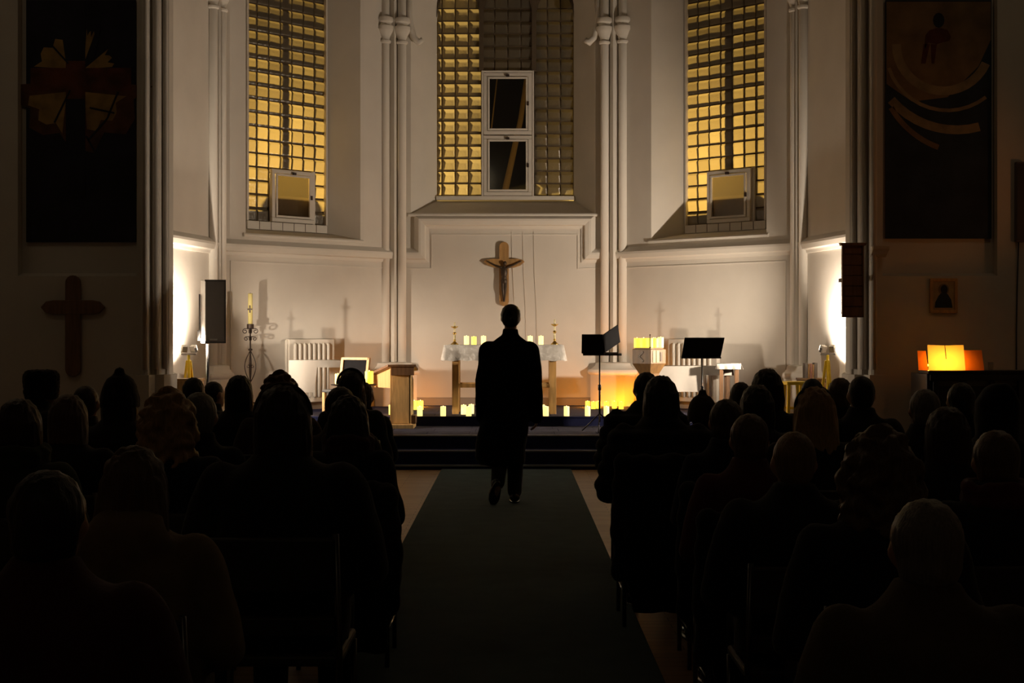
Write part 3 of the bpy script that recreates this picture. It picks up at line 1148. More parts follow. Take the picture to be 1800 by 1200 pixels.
zb = 3.62
NR = 16
e, grid, zt = window('window_2', B_L, CW[0], CG0, CG1, zb, 0.20, NR, lambda c, r: 3 <= c <= 6 and r < 10, 0.50, first=0.075)
cg = CG0 + 0.075
gm = MB()
c0, c1 = cg + 0.6, cg + 1.4
for r in range(NR + 1):
    z = zb + r * 0.19
    if 0 <= r < 10:
        gm.box(CG0, c0, 0.512, 0.545, z - 0.008, z + 0.008).box(c1, CG1, 0.512, 0.545, z - 0.008, z + 0.008)
    else:
        gm.box(CG0, CG1, 0.512, 0.545, z - 0.008, z + 0.008)
for c in range(-1, 11):
    s = CG0 if c < 0 else cg + 0.2 * c
    gm.box(s - 0.009, s + 0.009, 0.514, 0.543, zb + (1.9 if 3 < c < 7 else 0), zt)
gm.build('mortar_joints', M['mortar'], e)
MB().box(CG0 - 0.01, CG1 + 0.01, 0.44, 0.60, 3.555, zb - 0.002).build('window_sill', M['white_paint'], e, bevel=0.006)
ob = MB()
ob.box(c0 + 0.002, c0 + 0.03, 0.45, 0.53, zb, zb + 1.9).box(c1 - 0.03, c1 - 0.002, 0.45, 0.53, zb, zb + 1.9).box(c0 + 0.03, c1 - 0.03, 0.45, 0.53, zb + 1.87, zb + 1.9)
ob.build('casement_surround', M['white_paint'], e, bevel=0.005)
casement(e, c0 + 0.035, c1 - 0.035, zb + 0.005, zb + 0.915, 0.49, 'lower_casement', M['clear'])
casement(e, c0 + 0.035, c1 - 0.035, zb + 0.93, zb + 1.865, 0.49, 'upper_casement', M['clear'])
for s in (c0 - 0.02, c1 + 0.02):
    MB().box(s - 0.06, s + 0.06, 0.60, 1.55, zb, zt).build('outer_mullion', M['stone_out'], e)  # depth stretched to keep street light off the middle and right bays
# lancet heads in front of the top rows
for (sa, sb) in ((CG0, c0 - 0.03), (c0 + 0.03, c1 - 0.03), (c1 + 0.03, CG1)):
    lf, rt = arch_pts(sa, sb, 6.33, 6)
    hm = MB()
    pts = lf + rt[1:]
    for i in range(len(pts) - 1):
        (p, q_), (r_, t_) = pts[i], pts[i + 1]
        hm.add([(p, 0.47, q_), (r_, 0.47, t_), (r_, 0.47, 7.3), (p, 0.47, 7.3), (p, 0.53, q_), (r_, 0.53, t_)],
               [(0, 1, 2, 3), (0, 4, 5, 1)])
    hm.build('lancet_head', M['mortar'], e)
for s in (c0, c1):
    MB().box(s - 0.035, s + 0.035, 0.46, 0.53, zb + 1.9, 7.2).build('mullion', M['mortar'], e)
MB().box(CG0 - 0.4, CG1 + 0.4, 0.60, 0.75, zt, H).build('head_panel', M['plaster'], e)

# leaning bare tree outside the centre casements
tr = empty('bare_tree', (-0.25, 24.2, 0), 0, 'lit leaning bare tree trunk seen through the centre casement', 'tree')
MB().tube([(-0.10, 0, 0.0), (0.0, 0, 3.2), (0.14, 0, 4.0), (0.40, 0.1, 5.2), (0.55, 0.1, 6.3)], [0.11, 0.06, 0.055, 0.045, 0.03], 8).build('trunk', M['bark'], tr, True)
for pts in ([(0.05, 0, 3.6), (0.28, 0, 3.9), (0.40, 0.05, 4.0)], [(0.03, 0, 3.6), (-0.1, 0, 3.75), (-0.2, 0, 3.8)], [(0.02, 0, 3.55), (0.3, -0.05, 3.0)],
            [(-0.35, -0.1, 4.2), (-0.1, -0.1, 5.0), (0.0, -0.1, 5.9)]):
    MB().tube(pts, 0.012, 5).build('branch', M['bark'], tr, True)

# ------------------------------------------------------------------ shaft clusters (columns)
CAPR = [(1.0, 0.0), (1.35, 0.015), (1.38, 0.04), (1.05, 0.055), (1.02, 0.075), (1.3, 0.12), (1.8, 0.18), (2.0, 0.205), (2.0, 0.255), (1.5, 0.27),
        (1.45, 0.30), (1.9, 0.32), (2.0, 0.35), (1.8, 0.385), (1.15, 0.40), (1.0, 0.42)]


def cluster(x, y, rz, spread, r, zcap, label, ped_w):
    e = empty('shaft_cluster', (x, y, 0), rz, label, 'column', 'shaft clusters of the apse')
    for sx in (-spread, spread):
        sh = MB().lathe([(r, 1.06), (r, H)], (sx, 0, 0), 18).build('shaft', M['plaster_trim'], e, True)
        MB().lathe([(r * k, zcap + z) for k, z in CAPR], (sx, 0, 0), 18).build('capital', M['plaster_trim'], sh, 'auto')
    MB().prism([(-spread * 0.45, 0.02), (0, -r * 0.9), (spread * 0.45, 0.02), (spread * 0.45, 0.25), (-spread * 0.45, 0.25)], 1.06, H).build('fillet', M['plaster_trim'], e)
    w = ped_w / 2
    c = w * 0.42

    def oct(w, c, y1=0.22):
        return [(-w, y1), (-w, -w * 0.25 - 0.02), (-w + c, -w * 0.25 - 0.02 - c * 0.75), (w - c, -w * 0.25 - 0.02 - c * 0.75), (w, -w * 0.25 - 0.02), (w, y1)]
    MB().prism(oct(w, c), 0.3, 0.93).build('pedestal', M['plaster_trim'], e, bevel=0.008)
    rings = []
    for k, z in ((1.0, 0.925), (1.10, 0.945), (1.13, 0.975), (1.08, 1.005), (0.97, 1.015), (0.80, 1.06), (0.76, 1.10), (0.5, 1.115)):
        rings.append([(px, py, z) for px, py in oct(w * k, c * k)])
    MB().loft([list(reversed(g)) for g in rings][::-1]).build('base_moulding', M['plaster_trim'], e, 'auto')
    return e


cluster(-1.745, 20.98, math.radians(14), 0.125, 0.062, 5.80, 'pale shaft cluster between left window and centre window', 0.66)
cluster(1.50, 20.98, math.radians(-14), 0.135, 0.062, 5.80, 'pale shaft cluster between centre window and right window', 0.66)
cluster(-3.90, 18.83, math.radians(67), 0.10, 0.060, 5.80, 'brightly lit shaft cluster at the left corner above the loudspeaker', 0.46)
cluster(3.80, 18.83, math.radians(-67), 0.10, 0.060, 5.80, 'pale shaft cluster at the right corner above the yellow stool', 0.46)

# hood-mould stops beside the centre window
for x, s, lb in ((-1.38, 1, 'curved plaster hood stop left of centre window'), (1.14, -1, 'curved plaster hood stop right of centre window')):
    m = MB()
    m.tube([(x + s * 0.02 - s * 0.17, 21.07, 6.9), (x - s * 0.14, 21.07, 6.2), (x - s * 0.08, 21.06, 5.92), (x, 21.05, 5.84), (x + s * 0.06, 21.05, 5.88)],
           [0.04, 0.045, 0.05, 0.055, 0.045], 10)
    tag(m.build('hood_stop', M['plaster_trim'], None, True), lb, 'moulding', 'hood stops')


# ------------------------------------------------------------------ things in the chancel
def wpos(a, rz, s, d, z=0.0):
    return (a.x + s * math.cos(rz) - d * math.sin(rz), a.y + s * math.sin(rz) + d * math.cos(rz), z)


# crucifix
cx = empty('crucifix', (-0.118, 21.06, 1.94), 0, 'wooden crucifix with dark figure on the wall above the altar', 'crucifix')


def capsule_poly(w, z0, z1, n=8):
    pts = []
    for i in range(n + 1):
        a = PI * i / n
        pts.append((w * math.cos(a), z1 - w + w * math.sin(a)))
    for i in range(n + 1):
        a = PI + PI * i / n
        pts.append((w * math.cos(a), z0 + w + w * math.sin(a)))
    return pts


MB().prism(capsule_poly(0.072, 0.0, 0.95), -0.02, 0.02, 'y').build('upright', M['cross_oak'], cx, bevel=0.006)
arm = [(-0.305, 0.655), (-0.24, 0.60), (-0.15, 0.57), (0.0, 0.555), (0.15, 0.57), (0.24, 0.60), (0.305, 0.655), (0.27, 0.685), (0.2, 0.70), (0, 0.70), (-0.2, 0.70), (-0.27, 0.685)]
MB().prism(arm, -0.022, 0.022, 'y').build('crossbar', M['cross_oak'], cx, bevel=0.006)
m = MB()
m.limb([((-0.25, -0.035, 0.665), 0.010), ((-0.14, -0.045, 0.605), 0.014), ((-0.05, -0.05, 0.57), 0.020)], 8)
m.limb([((0.25, -0.035, 0.665), 0.010), ((0.14, -0.045, 0.605), 0.014), ((0.05, -0.05, 0.57), 0.020)], 8)
m.ell((0, -0.05, 0.50), (0.052, 0.035, 0.085)).ell((0, -0.05, 0.42), (0.04, 0.032, 0.06)).ell((0, -0.05, 0.37), (0.048, 0.035, 0.05))
m.limb([((0, -0.05, 0.57), 0.018), ((0.006, -0.06, 0.61), 0.016)], 8)
m.ell((0.012, -0.07, 0.63), (0.027, 0.03, 0.036))
m.limb([((-0.022, -0.05, 0.36), 0.026), ((-0.02, -0.065, 0.24), 0.020), ((-0.008, -0.04, 0.11), 0.012), ((-0.004, -0.05, 0.07), 0.012)], 8)
m.limb([((0.022, -0.05, 0.36), 0.026), ((0.02, -0.065, 0.24), 0.020), ((0.008, -0.04, 0.11), 0.012), ((0.004, -0.05, 0.07), 0.012)], 8)
mesh_obj('figure', remesh(m, 0.006, 2), M['bronze'], cx)

# altar
al = empty('altar_table', (-0.105, 18.95, ZP), 0, 'wooden altar table with lace cloth behind the walking man', 'altar')
for sx in (-0.68, 0.60):
    for sy in (-0.28, 0.28):
        MB().box(sx, sx + 0.085, sy - 0.04, sy + 0.04, 0, 0.86).build('leg', M['oak'], al, bevel=0.004)
for sy in (-0.28, 0.28):
    MB().box(-0.60, 0.61, sy - 0.02, sy + 0.02, 0.35, 0.40).build('stretcher', M['oak'], al, bevel=0.003)
MB().box(-0.76, 0.76, -0.36, 0.36, 0.84, 0.905).build('table_top', M['oak'], al, bevel=0.004)
cl = empty('altar_cloth', (-0.105, 18.95, ZP + 0.905), 0, 'white lace cloth covering the altar top', 'cloth')
rings = []
NR_ = 96


def cloth_ring(hx, hy, z, amp, ph=0.0):
    g = []
    per = 4 * (hx + hy)
    for i in range(NR_):
        t = per * i / NR_
        if t < 2 * hx:
            p, nn = Vector((-hx + t, -hy)), Vector((0, -1))
        elif t < 2 * hx + 2 * hy:
            p, nn = Vector((hx, -hy + t - 2 * hx)), Vector((1, 0))
        elif t < 4 * hx + 2 * hy:
            p, nn = Vector((hx - (t - 2 * hx - 2 * hy), hy)), Vector((0, 1))
        else:
            p, nn = Vector((-hx, hy - (t - 4 * hx - 2 * hy))), Vector((-1, 0))
        k = amp * (math.sin(i * 0.9 + ph) + 0.6 * math.sin(i * 2.1 + 1.3))
        p = p + nn * k
        g.append((p.x, p.y, z + (amp * 0.5 * math.sin(i * 1.7) if amp else 0)))
    return g


m = MB()
m.loft([cloth_ring(0.75, 0.35, 0.008, 0), cloth_ring(0.785, 0.385, 0.004, 0.0), cloth_ring(0.797, 0.395, -0.06, 0.004), cloth_ring(0.805, 0.405, -0.13, 0.009), cloth_ring(0.812, 0.41, -0.20, 0.015)], cap=False)
m.f.append(tuple(range(NR_)))
m.build('lace_cover', M['lace'], cl, True)


# candles
def led_candle(h, r, hot=False):
    e = empty('led_candle')
    m = MB().lathe([(r * 0.96, 0.0), (r, 0.006), (r, h - 0.006), (r * 0.93, h), (r * 0.6, h - 0.008)], (0, 0, 0), 14)
    m.build('wax_body', M['led_hot' if hot else 'led_wax'], e, True)
    MB().lathe([(0.003, -0.008), (0.005, -0.003), (0.004, 0.003), (0.001, 0.008)], (0, 0, h), 8).build('flame', M['led_flame'], e, True)
    return e


c_tall = led_candle(0.125, 0.036)
c_hot = led_candle(0.115, 0.038, True)
used = {'t': False, 'h': False}


def put_candle(x, y, z, label, group, hot=False, s=1.0):
    k = 'h' if hot else 't'
    src = c_hot if hot else c_tall
    if not used[k]:
        o = src
        used[k] = True
    else:
        o = copy_tree(src)
    o.location = (x, y, z)
    o.scale = (s, s, s)
    o.rotation_euler = (0, 0, random.uniform(0, 6))
    return tag(o, label, 'candle', group)


ZT = ZP + 0.905 + 0.008
for px, hot, lb in ((820, False, 'lit pillar candle on the altar, nearest the left brass candlestick'),
                    (833, True, 'deep yellow lit pillar candle, second from left on the altar'),
                    (850, False, 'lit pillar candle on the altar beside the man\'s left shoulder'),
                    (932, False, 'lit pillar candle on the altar beside the man\'s right shoulder'),
                    (951, False, 'lit pillar candle on the altar, nearest the right brass candlestick')):
    put_candle((px - 900) * 18.9 / 2500, 18.9, ZT, lb, 'candles on the altar', hot, 0.92)
ZPT, Z3T = ZP + 0.005, Z3 + 0.005
for px, y, lb in ((738, 18.17, 'lit candle at the platform edge beside the sloping desk'),
                  (779, 18.17, 'single lit candle at the platform edge left of the altar leg'),
                  (815, 18.55, 'left rear candle of the three under the altar at the man\'s left'),
                  (824, 18.17, 'front candle of the three under the altar at the man\'s left'),
                  (828.5, 18.72, 'right rear candle of the three under the altar at the man\'s left'),
                  (953, 18.62, 'rear candle of the pair under the altar at the man\'s right'),
                  (959.5, 18.17, 'front candle of the pair under the altar at the man\'s right'),
                  (996, 18.17, 'single lit candle at the platform edge right of the altar leg'),
                  (1033, 18.17, 'lit candle at the platform edge left of the tall music stand pole'),
                  (1066, 18.17, 'lit candle at the platform edge right of the tall music stand pole')):
    put_candle((px - 900) * y / 2500, y, ZPT, lb, 'candles along the platform edge')
for px, y, lb in ((1033, 20.1, 'lit candle leftmost at the foot of the right pedestal'),
                  (1043, 19.95, 'second lit candle at the foot of the right pedestal'),
                  (1052, 20.05, 'third lit candle at the foot of the right pedestal'),
                  (1066, 19.95, 'fourth lit candle at the foot of the right pedestal'),
                  (1080, 20.05, 'fifth lit candle at the foot of the right pedestal'),
                  (1092, 19.9, 'lit candle rightmost at the foot of the right pedestal')):
    put_candle((px - 900) * y / 2500, y, ZPT, lb, 'candles at the right pedestal', True, 0.9)
for px, y, lb in ((728, 19.75, 'left of the two bright candles behind the sloping desk'),
                  (739, 19.75, 'right of the two bright candles behind the sloping desk')):
    put_candle((px - 900) * y / 2500, y, ZPT, lb, 'candles at the left pedestal', True, 1.1)
put_candle((690 - 900) * 18.6 / 2500, 18.5, ZPT, 'bright candle glowing beside the left leg of the sloping desk', 'candles at the left pedestal', True, 1.1)
GLOW = (1.0, 0.30, 0.012)
for (x, y, z, w) in ((1.04, 20.50, 0.56, 3.6), (1.28, 20.55, 0.53, 4.0), (1.55, 20.55, 0.53, 5.0), (1.80, 20.50, 0.60, 7.0), (-1.30, 20.60, 0.55, 5.5), (-1.74, 18.45, 0.72, 2.6), (-1.93, 20.3, 1.0, 1.2)):
    point_light('candle_glow', (x, y, z), w, GLOW, 0.04)


# brass candlesticks on the altar
def candlestick():
    e = empty('brass_candlestick')
    MB().lathe([(0.05, 0), (0.052, 0.008), (0.035, 0.02), (0.018, 0.035), (0.013, 0.05), (0.022, 0.06), (0.011, 0.07), (0.011, 0.13), (0.02, 0.14), (0.026, 0.15),
                (0.02, 0.16), (0.011, 0.165), (0.011, 0.215), (0.03, 0.225), (0.048, 0.235), (0.05, 0.242), (0.02, 0.240)], (0, 0, 0), 16).build('stick', M['brass'], e, True)
    MB().lathe([(0.011, 0.06), (0.0135, 0.062), (0.0135, 0.13), (0.011, 0.132)], (0, 0, 0), 12).build('ivory_sleeve', M['wax_white'], e, True)
    MB().lathe([(0.011, 0.165), (0.0135, 0.167), (0.0135, 0.214), (0.011, 0.216)], (0, 0, 0), 12).build('ivory_sleeve', M['wax_white'], e, True)
    MB().lathe([(0.012, 0.236), (0.012, 0.29), (0.009, 0.294), (0.002, 0.298)], (0, 0, 0), 12).build('candle', M['wax_white'], e, True)
    return e


k0 = candlestick()
k0.location = (-0.765, 18.95, ZT)
tag(k0, 'brass candlestick on the left end of the altar', 'candlestick', 'altar candlesticks')
k1 = copy_tree(k0)
k1.location = (0.568, 18.95, ZT)
k1.scale = (1, 1, 1.13)
tag(k1, 'brass candlestick on the right end of the altar', 'candlestick', 'altar candlesticks')

# paschal candle on wrought iron stand
pc = empty('paschal_candle_stand', (-3.496, 19.0, ZP), 0, 'wrought iron candle stand with scrolls at the left', 'candle stand')
m = MB().lathe([(0.010, 0.05), (0.010, 1.14)], (0, 0, 0), 10)
m.lathe([(0.016, 0.62), (0.024, 0.63), (0.016, 0.64)], (0, 0, 0), 10).lathe([(0.016, 0.83), (0.03, 0.84), (0.03, 0.85), (0.016, 0.86)], (0, 0, 0), 10)
m.build('stem', M['iron'], pc, True)
MB().lathe([(0.045, 1.13), (0.047, 1.14), (0.047, 1.185), (0.04, 1.187)], (0, 0, 0), 14).build('cup', M['iron'], pc, 'auto')


def spiral(cx_, cz_, r0, turns, sgn, n=16, a0=PI / 2):
    pts = []
    for i in range(n):
        t = i / (n - 1)
        a = a0 + sgn * turns * 2 * PI * t
        r = r0 * (1 - 0.65 * t)
        pts.append((cx_ + r * math.cos(a), 0, cz_ + r * math.sin(a)))
    return pts


for k in range(4):
    T = Matrix.Rotation(k * PI / 2, 4, 'Z')
    for (zc, r0, xo) in ((1.09, 0.035, 0.07), (0.99, 0.028, 0.055)):
        pts = [Vector((0, 0, zc + r0))] + [Vector(p) for p in spiral(xo, zc, r0, 1.15, -1)]
        MB().tube([T @ p for p in pts], 0.0055, 6).build('scroll', M['iron'], pc, True)
    pts = []
    for i in range(13):
        t = i / 12
        pts.append(T @ Vector((0.066 * math.sin(PI * t) + 0.008, 0, 0.42 + 0.40 * t)))
    MB().tube(pts, 0.006, 6).build('cage_bar', M['iron'], pc, True)
    MB().tube([T @ Vector(p) for p in spiral(0.033, 0.62, 0.022, 1.0, 1, 12)], 0.004, 5).build('scroll', M['iron'], pc, True)
    MB().tube([T @ Vector(p) for p in ((0, 0, 0.14), (0.10, 0, 0.13), (0.17, 0, 0.06), (0.20, 0, 0.008))], 0.009, 6).build('foot', M['iron'], pc, True)
pw = empty('paschal_candle', (-3.496, 19.0, ZP + 1.187), 0, 'tall cream paschal candle with a dark cross emblem', 'candle')
MB().lathe([(0.031, 0), (0.031, 0.40), (0.028, 0.41), (0.012, 0.40)], (0, 0, 0), 18).build('wax_body', M['wax_cream'], pw, True)
em = MB()
em.box(-0.009, 0.009, -0.036, -0.026, 0.15, 0.25).box(-0.032, 0.032, -0.036, -0.022, 0.187, 0.206)
em.prism([(-0.022, 0.196), (0, 0.174), (0.022, 0.196), (0, 0.218)], -0.037, -0.027, 'y')
em.build('cross_emblem', M['bronze'], pw)
MB().tube([(0, 0, 0.40), (0.001, 0, 0.42)], 0.003, 5).build('wick', M['iron'], pw)

# loudspeaker on a stand (left)
spx, spy = -3.655, 17.40
ls = empty('speaker_stand', (spx, spy, Z3), 0, 'pole stand under the loudspeaker at the left', 'stand')
MB().lathe([(0.020, 0.05), (0.020, 1.05)], (-0.07, 0, 0), 12).build('pole', M['black_metal'], ls, True)
MB().lathe([(0.03, 0.45), (0.035, 0.46), (0.035, 0.52), (0.03, 0.53)], (-0.07, 0, 0), 12).build('collar', M['black_plastic'], ls, True)
for k in range(3):
    a = 2 * PI * k / 3 + 0.5
    MB().bar((-0.07, 0, 0.42), (-0.07 + 0.34 * math.cos(a), 0.34 * math.sin(a), 0.02), 0.022).build('leg', M['black_metal'], ls)
lb_ = empty('loudspeaker', (spx, spy, 1.41), math.radians(8), 'dark column loudspeaker with a bright lit side at the left', 'loudspeaker')
# plan outline: wide grille towards the nave, side cheek towards the lamp
body = [(-0.085, -0.16), (0.155, -0.12), (0.12, 0.10), (-0.08, 0.14), (-0.155, 0.05)]
MB().prism(body, 0.0, 0.77).build('cabinet', M['speaker_side'], lb_, bevel=0.006)
MB().prism([(-0.075, -0.17), (0.15, -0.134), (0.149, -0.122), (-0.076, -0.158)], 0.02, 0.75).build('grille', M['speaker_grille'], lb_)
fr_ = MB()
fr_.prism([(-0.088, -0.175), (0.160, -0.135), (0.158, -0.12), (-0.086, -0.16)], 0.0, 0.02).prism([(-0.088, -0.175), (0.160, -0.135), (0.158, -0.12), (-0.086, -0.16)], 0.75, 0.77)
fr_.prism([(0.147, -0.137), (0.160, -0.135), (0.158, -0.12), (0.146, -0.122)], 0.02, 0.75)
fr_.build('grille_frame', M['black_plastic'], lb_)
MB().prism([(-0.03, -0.172), (0.06, -0.157), (0.0597, -0.153), (-0.0303, -0.168)], 0.035, 0.055).build('badge', M['steel'], lb_)
MB().bar((-0.165, 0.03, 0.10), (-0.165, 0.03, 0.60), 0.02).build('handle', M['black_plastic'], lb_)
MB().box(-0.19, -0.155, 0.0, 0.05, 0.03, 0.16).build('connector_plate', M['black_plastic'], lb_)


# work lamps on yellow tripods
def work_lamp(x, y, sgn, label, hz=1.30):
    """two flood heads on a tripod: the outer one faces the near wall, the inner one shines across the apse"""
    e = empty('work_lamp', (x, y, Z3), 0, label, 'work lamp', 'work lamps on tripods')
    top = hz - Z3
    MB().lathe([(0.017, 0.25), (0.017, top - 0.03)], (0, 0, 0), 12).build('mast', M['yellow_paint'], e, True)
    for k in range(3):
        a = 2 * PI * k / 3 - PI / 2 + 0.3
        MB().bar((0.02 * math.cos(a), 0.02 * math.sin(a), top - 0.10), (0.13 * math.cos(a), 0.13 * math.sin(a), 0.01), 0.028).build('leg', M['yellow_paint'], e)
    MB().box(-0.09, 0.09, -0.012, 0.012, top - 0.035, top - 0.012).build('crossbar', M['steel'], e)
    for hx, yaw in ((sgn * 0.058, sgn * 35), (-sgn * 0.058, -sgn * 28)):
        h = MB()
        T = Matrix.Translation((hx, 0, top + 0.045)) @ Matrix.Rotation(math.radians(-yaw), 4, 'Z') @ Matrix.Rotation(math.radians(24), 4, 'X')
        h.box(-0.034, 0.034, -0.032, 0.026, -0.040, 0.040, T)
        ho = h.build('lamp_head', M['white_paint'], e, bevel=0.005)
        MB().box(-0.029, 0.029, 0.026, 0.031, -0.033, 0.033, T).build('lens', M['lamp_lens'], ho)
        MB().box(-0.039, -0.034, -0.02, 0.01, -0.045, 0.01, T).box(0.034, 0.039, -0.02, 0.01, -0.045, 0.01, T).build('bracket', M['black_metal'], ho)
        lc = T @ Vector((0, 0.06, 0.0))
        if hx * sgn > 0:
            wl = Vector((x, y, Z3)) + lc
            spot_light('work_lamp_flood', wl, wl + Vector((sgn * 1.0, 0.22, 0.50)), WORK_W, WORK_COL, 148, 0.6, 0.035)
        else:
            wl = Vector((x, y, Z3)) + lc
            spot_light('work_lamp_flood', wl, (-sgn * 2.3, 20.5, 3.3), ACROSS_W, WORK_COL, 118, 0.75, 0.035)
    return e


work_lamp(-3.92, 17.25, -1, 'yellow tripod work lamp shining on the left chancel wall')
work_lamp(3.84, 17.3, 1, 'yellow tripod work lamp shining on the right chancel wall')


# radiators on the oblique walls
def radiator(a, rz, s0, s1, label):
    e = empty('radiator', wpos(a, rz, s0, -0.12, ZP), rz, label, 'radiator', 'white radiators')
    w = s1 - s0
    MB().box(0, w, 0.02, 0.10, 0.10, 0.985).build('panel', M['radiator'], e, bevel=0.012)
    n = 8
    for i in range(n):
        x0 = 0.07 + (w - 0.14) * (i + 0.18) / n
        MB().lathe([(0.010, 0.16), (0.026, 0.19), (0.026, 0.90), (0.010, 0.93)], (x0 + 0.02, 0.02, 0), 10).build('rib', M['radiator'], e, True)
    MB().box(-0.03, 0.0, 0.04, 0.08, 0.12, 0.97).build('side_pipe', M['radiator'], e, bevel=0.01)
    MB().lathe([(0.012, 0.0), (0.012, 0.12)], (0.1, 0.06, 0), 10).build('foot_pipe', M['radiator'], e, True)
    MB().lathe([(0.012, 0.0), (0.012, 0.12)], (w - 0.1, 0.06, 0), 10).build('foot_pipe', M['radiator'], e, True)
    return e


radiator(A_L, LW[0], 1.13, 1.92, 'white ribbed radiator behind the cloth-covered table at left')
radiator(B_R, RW[0], 1.08, 1.93, 'white radiator behind the right music stand')


# cloth tables
def cloth_table(x, y, rz, w, dpt, h, label, clabel, drape):
    e = empty('side_table', (x, y, ZP), rz, label, 'table', 'side tables')
    for sx in (-1, 1):
        for sy in (-1, 1):
            MB().box(sx * (w / 2 - 0.05) - 0.025, sx * (w / 2 - 0.05) + 0.025, sy * (dpt / 2 - 0.05) - 0.025, sy * (dpt / 2 - 0.05) + 0.025, 0, h - 0.03).build('leg', M['walnut'], e, bevel=0.003)
    MB().box(-w / 2, w / 2, -dpt / 2, dpt / 2, h - 0.03, h).build('table_top', M['walnut'], e, bevel=0.003)
    c = empty('table_cloth', (x, y, ZP + h), rz, clabel, 'cloth', 'white table cloths')
    m = MB()
    n = 24

    def edge(t, z, out, amp):
        return t
    hx, hy = w / 2 + 0.006, dpt / 2 + 0.006
    m.box(-hx, hx, -hy, hy, 0.001, 0.006)
    # skirts: left half hangs long, right half short; wavy
    def skirt(p0, p1, nrm, depth_fn):
        rows = []
        for j in range(6):
            row = []
            for i in range(n + 1):
                t = i / n
                dz = depth_fn(t) * j / 5
                k = 0.014 * (j / 5) * math.sin(t * 19 + p0[0] * 5) + 0.012 * j / 5
                row.append((p0[0] + (p1[0] - p0[0]) * t + nrm[0] * k, p0[1] + (p1[1] - p0[1]) * t + nrm[1] * k, 0.004 - dz))
            rows.append(row)
        vs = [p for r_ in rows for p in r_]
        fs = [(j * (n + 1) + i, j * (n + 1) + i + 1, (j + 1) * (n + 1) + i + 1, (j + 1) * (n + 1) + i) for j in range(5) for i in range(n)]
        m.add(vs, fs)
    skirt((-hx, -hy), (hx, -hy), (0, -1), drape)
    skirt((-hx, hy), (-hx, -hy), (-1, 0), lambda t: drape(0))
    skirt((hx, -hy), (hx, hy), (1, 0), lambda t: drape(1))
    m.build('linen', M['white_cloth'], c, True)
    return e


cloth_table(-2.46, 19.0, math.radians(4), 0.98, 0.5, 0.70, 'small table under a white cloth in front of the left radiator',
            'white cloth hanging over the left side table', lambda t: 0.42 if t < 0.36 else 0.09)
cloth_table(2.46, 19.2, math.radians(-5), 0.98, 0.5, 0.62, 'small table under a white cloth below the right radiator',
            'white cloth hanging over the right side table', lambda t: 0.34 if t < 0.60 else 0.12)
cloth_table(2.86, 18.75, math.radians(-8), 0.30, 0.36, 0.66, 'narrow wooden stand with a white cover beside the right side table',
            'small white cover on the narrow stand at the right', lambda t: 0.07)

# sloping desk (left)
ld = empty('sloping_desk', (-1.46, 17.72, Z3), 0, 'low wooden reading desk with sloping top lit orange from behind', 'lectern')
MB().box(-0.03, 0.20, -0.06, -0.03, 0.06, 0.70).build('front_board', M['pale_oak'], ld, bevel=0.004)
MB().prism([(-0.06, 0.05), (0.40, 0.05), (0.40, 0.60), (-0.06, 0.72)], 0.18, 0.205, 'x').build('side_board', M['pale_oak'], ld, bevel=0.003)
sl = MB()
sl.prism([(-0.03, 0.05), (-0.055, 0.05), (-0.055, 0.73), (-0.03, 0.73)], -0.06, 0.38, 'y')
sl.build('side_board', M['pale_oak'], ld, bevel=0.003)
# sloped wing running back to the left
sw = MB()
sw.add([(-0.30, 0.36, 0.50), (-0.045, -0.04, 0.50), (-0.045, -0.04, 0.76), (-0.30, 0.36, 0.64),
        (-0.29, 0.38, 0.50), (-0.03, -0.02, 0.50), (-0.03, -0.02, 0.76), (-0.29, 0.38, 0.64)],
       [(0, 1, 2, 3), (7, 6, 5, 4), (0, 4, 5, 1), (1, 5, 6, 2), (2, 6, 7, 3), (3, 7, 4, 0)])
sw.build('wing_board', M['pale_oak'], ld)
tp = MB()
tp.add([(-0.08, -0.10, 0.765), (0.27, -0.10, 0.765), (0.27, 0.30, 0.71), (-0.36, 0.34, 0.645), (-0.08, -0.10, 0.795), (0.27, -0.10, 0.795), (0.27, 0.30, 0.74), (-0.36, 0.34, 0.675)],
       [(3, 2, 1, 0), (4, 5, 6, 7), (0, 1, 5, 4), (1, 2, 6, 5), (2, 3, 7, 6), (3, 0, 4, 7)])
tp.build('sloping_top', M['walnut'], ld, bevel=0.004)
MB().box(-0.045, 0.245, -0.085, -0.06, 0.66, 0.765).build('apron', M['walnut'], ld, bevel=0.003)
MB().box(-0.05, 0.245, -0.19, 0.30, 0.0, 0.055).build('kneeling_board', M['pale_oak'], ld, bevel=0.006)
MB().box(0.19, 0.26, -0.03, 0.20, 0.055, 0.16).build('foot_block', M['walnut'], ld, bevel=0.004)

# wooden chair by the table
ch = empty('chancel_chair', (-2.10, 17.85, Z3), math.radians(-25), 'light wooden chair with a dark back beside the left side table', 'chair')
for sx in (-0.19, 0.19):
    MB().bar((sx, -0.18, 0), (sx, -0.18, 0.45), 0.035).build('leg', M['pale_oak'], ch)
    MB().bar((sx, 0.19, 0), (sx, 0.19, 0.45), 0.035).build('leg', M['pale_oak'], ch)
    MB().bar((sx, 0.19, 0.44), (sx, 0.27, 0.87), 0.035).build('back_post', M['pale_oak'], ch)
MB().bar((-0.19, 0.27, 0.86), (0.19, 0.27, 0.86), 0.05, 0.03).build('top_rail', M['pale_oak'], ch)
MB().add([(-0.17, 0.205, 0.55), (0.17, 0.205, 0.55), (0.17, 0.265, 0.84), (-0.17, 0.265, 0.84), (-0.17, 0.225, 0.55), (0.17, 0.225, 0.55), (0.17, 0.285, 0.84), (-0.17, 0.285, 0.84)],
         [(0, 1, 2, 3), (7, 6, 5, 4), (0, 4, 5, 1), (1, 5, 6, 2), (2, 6, 7, 3), (3, 7, 4, 0)]).build('back_panel', M['matte_black'], ch)
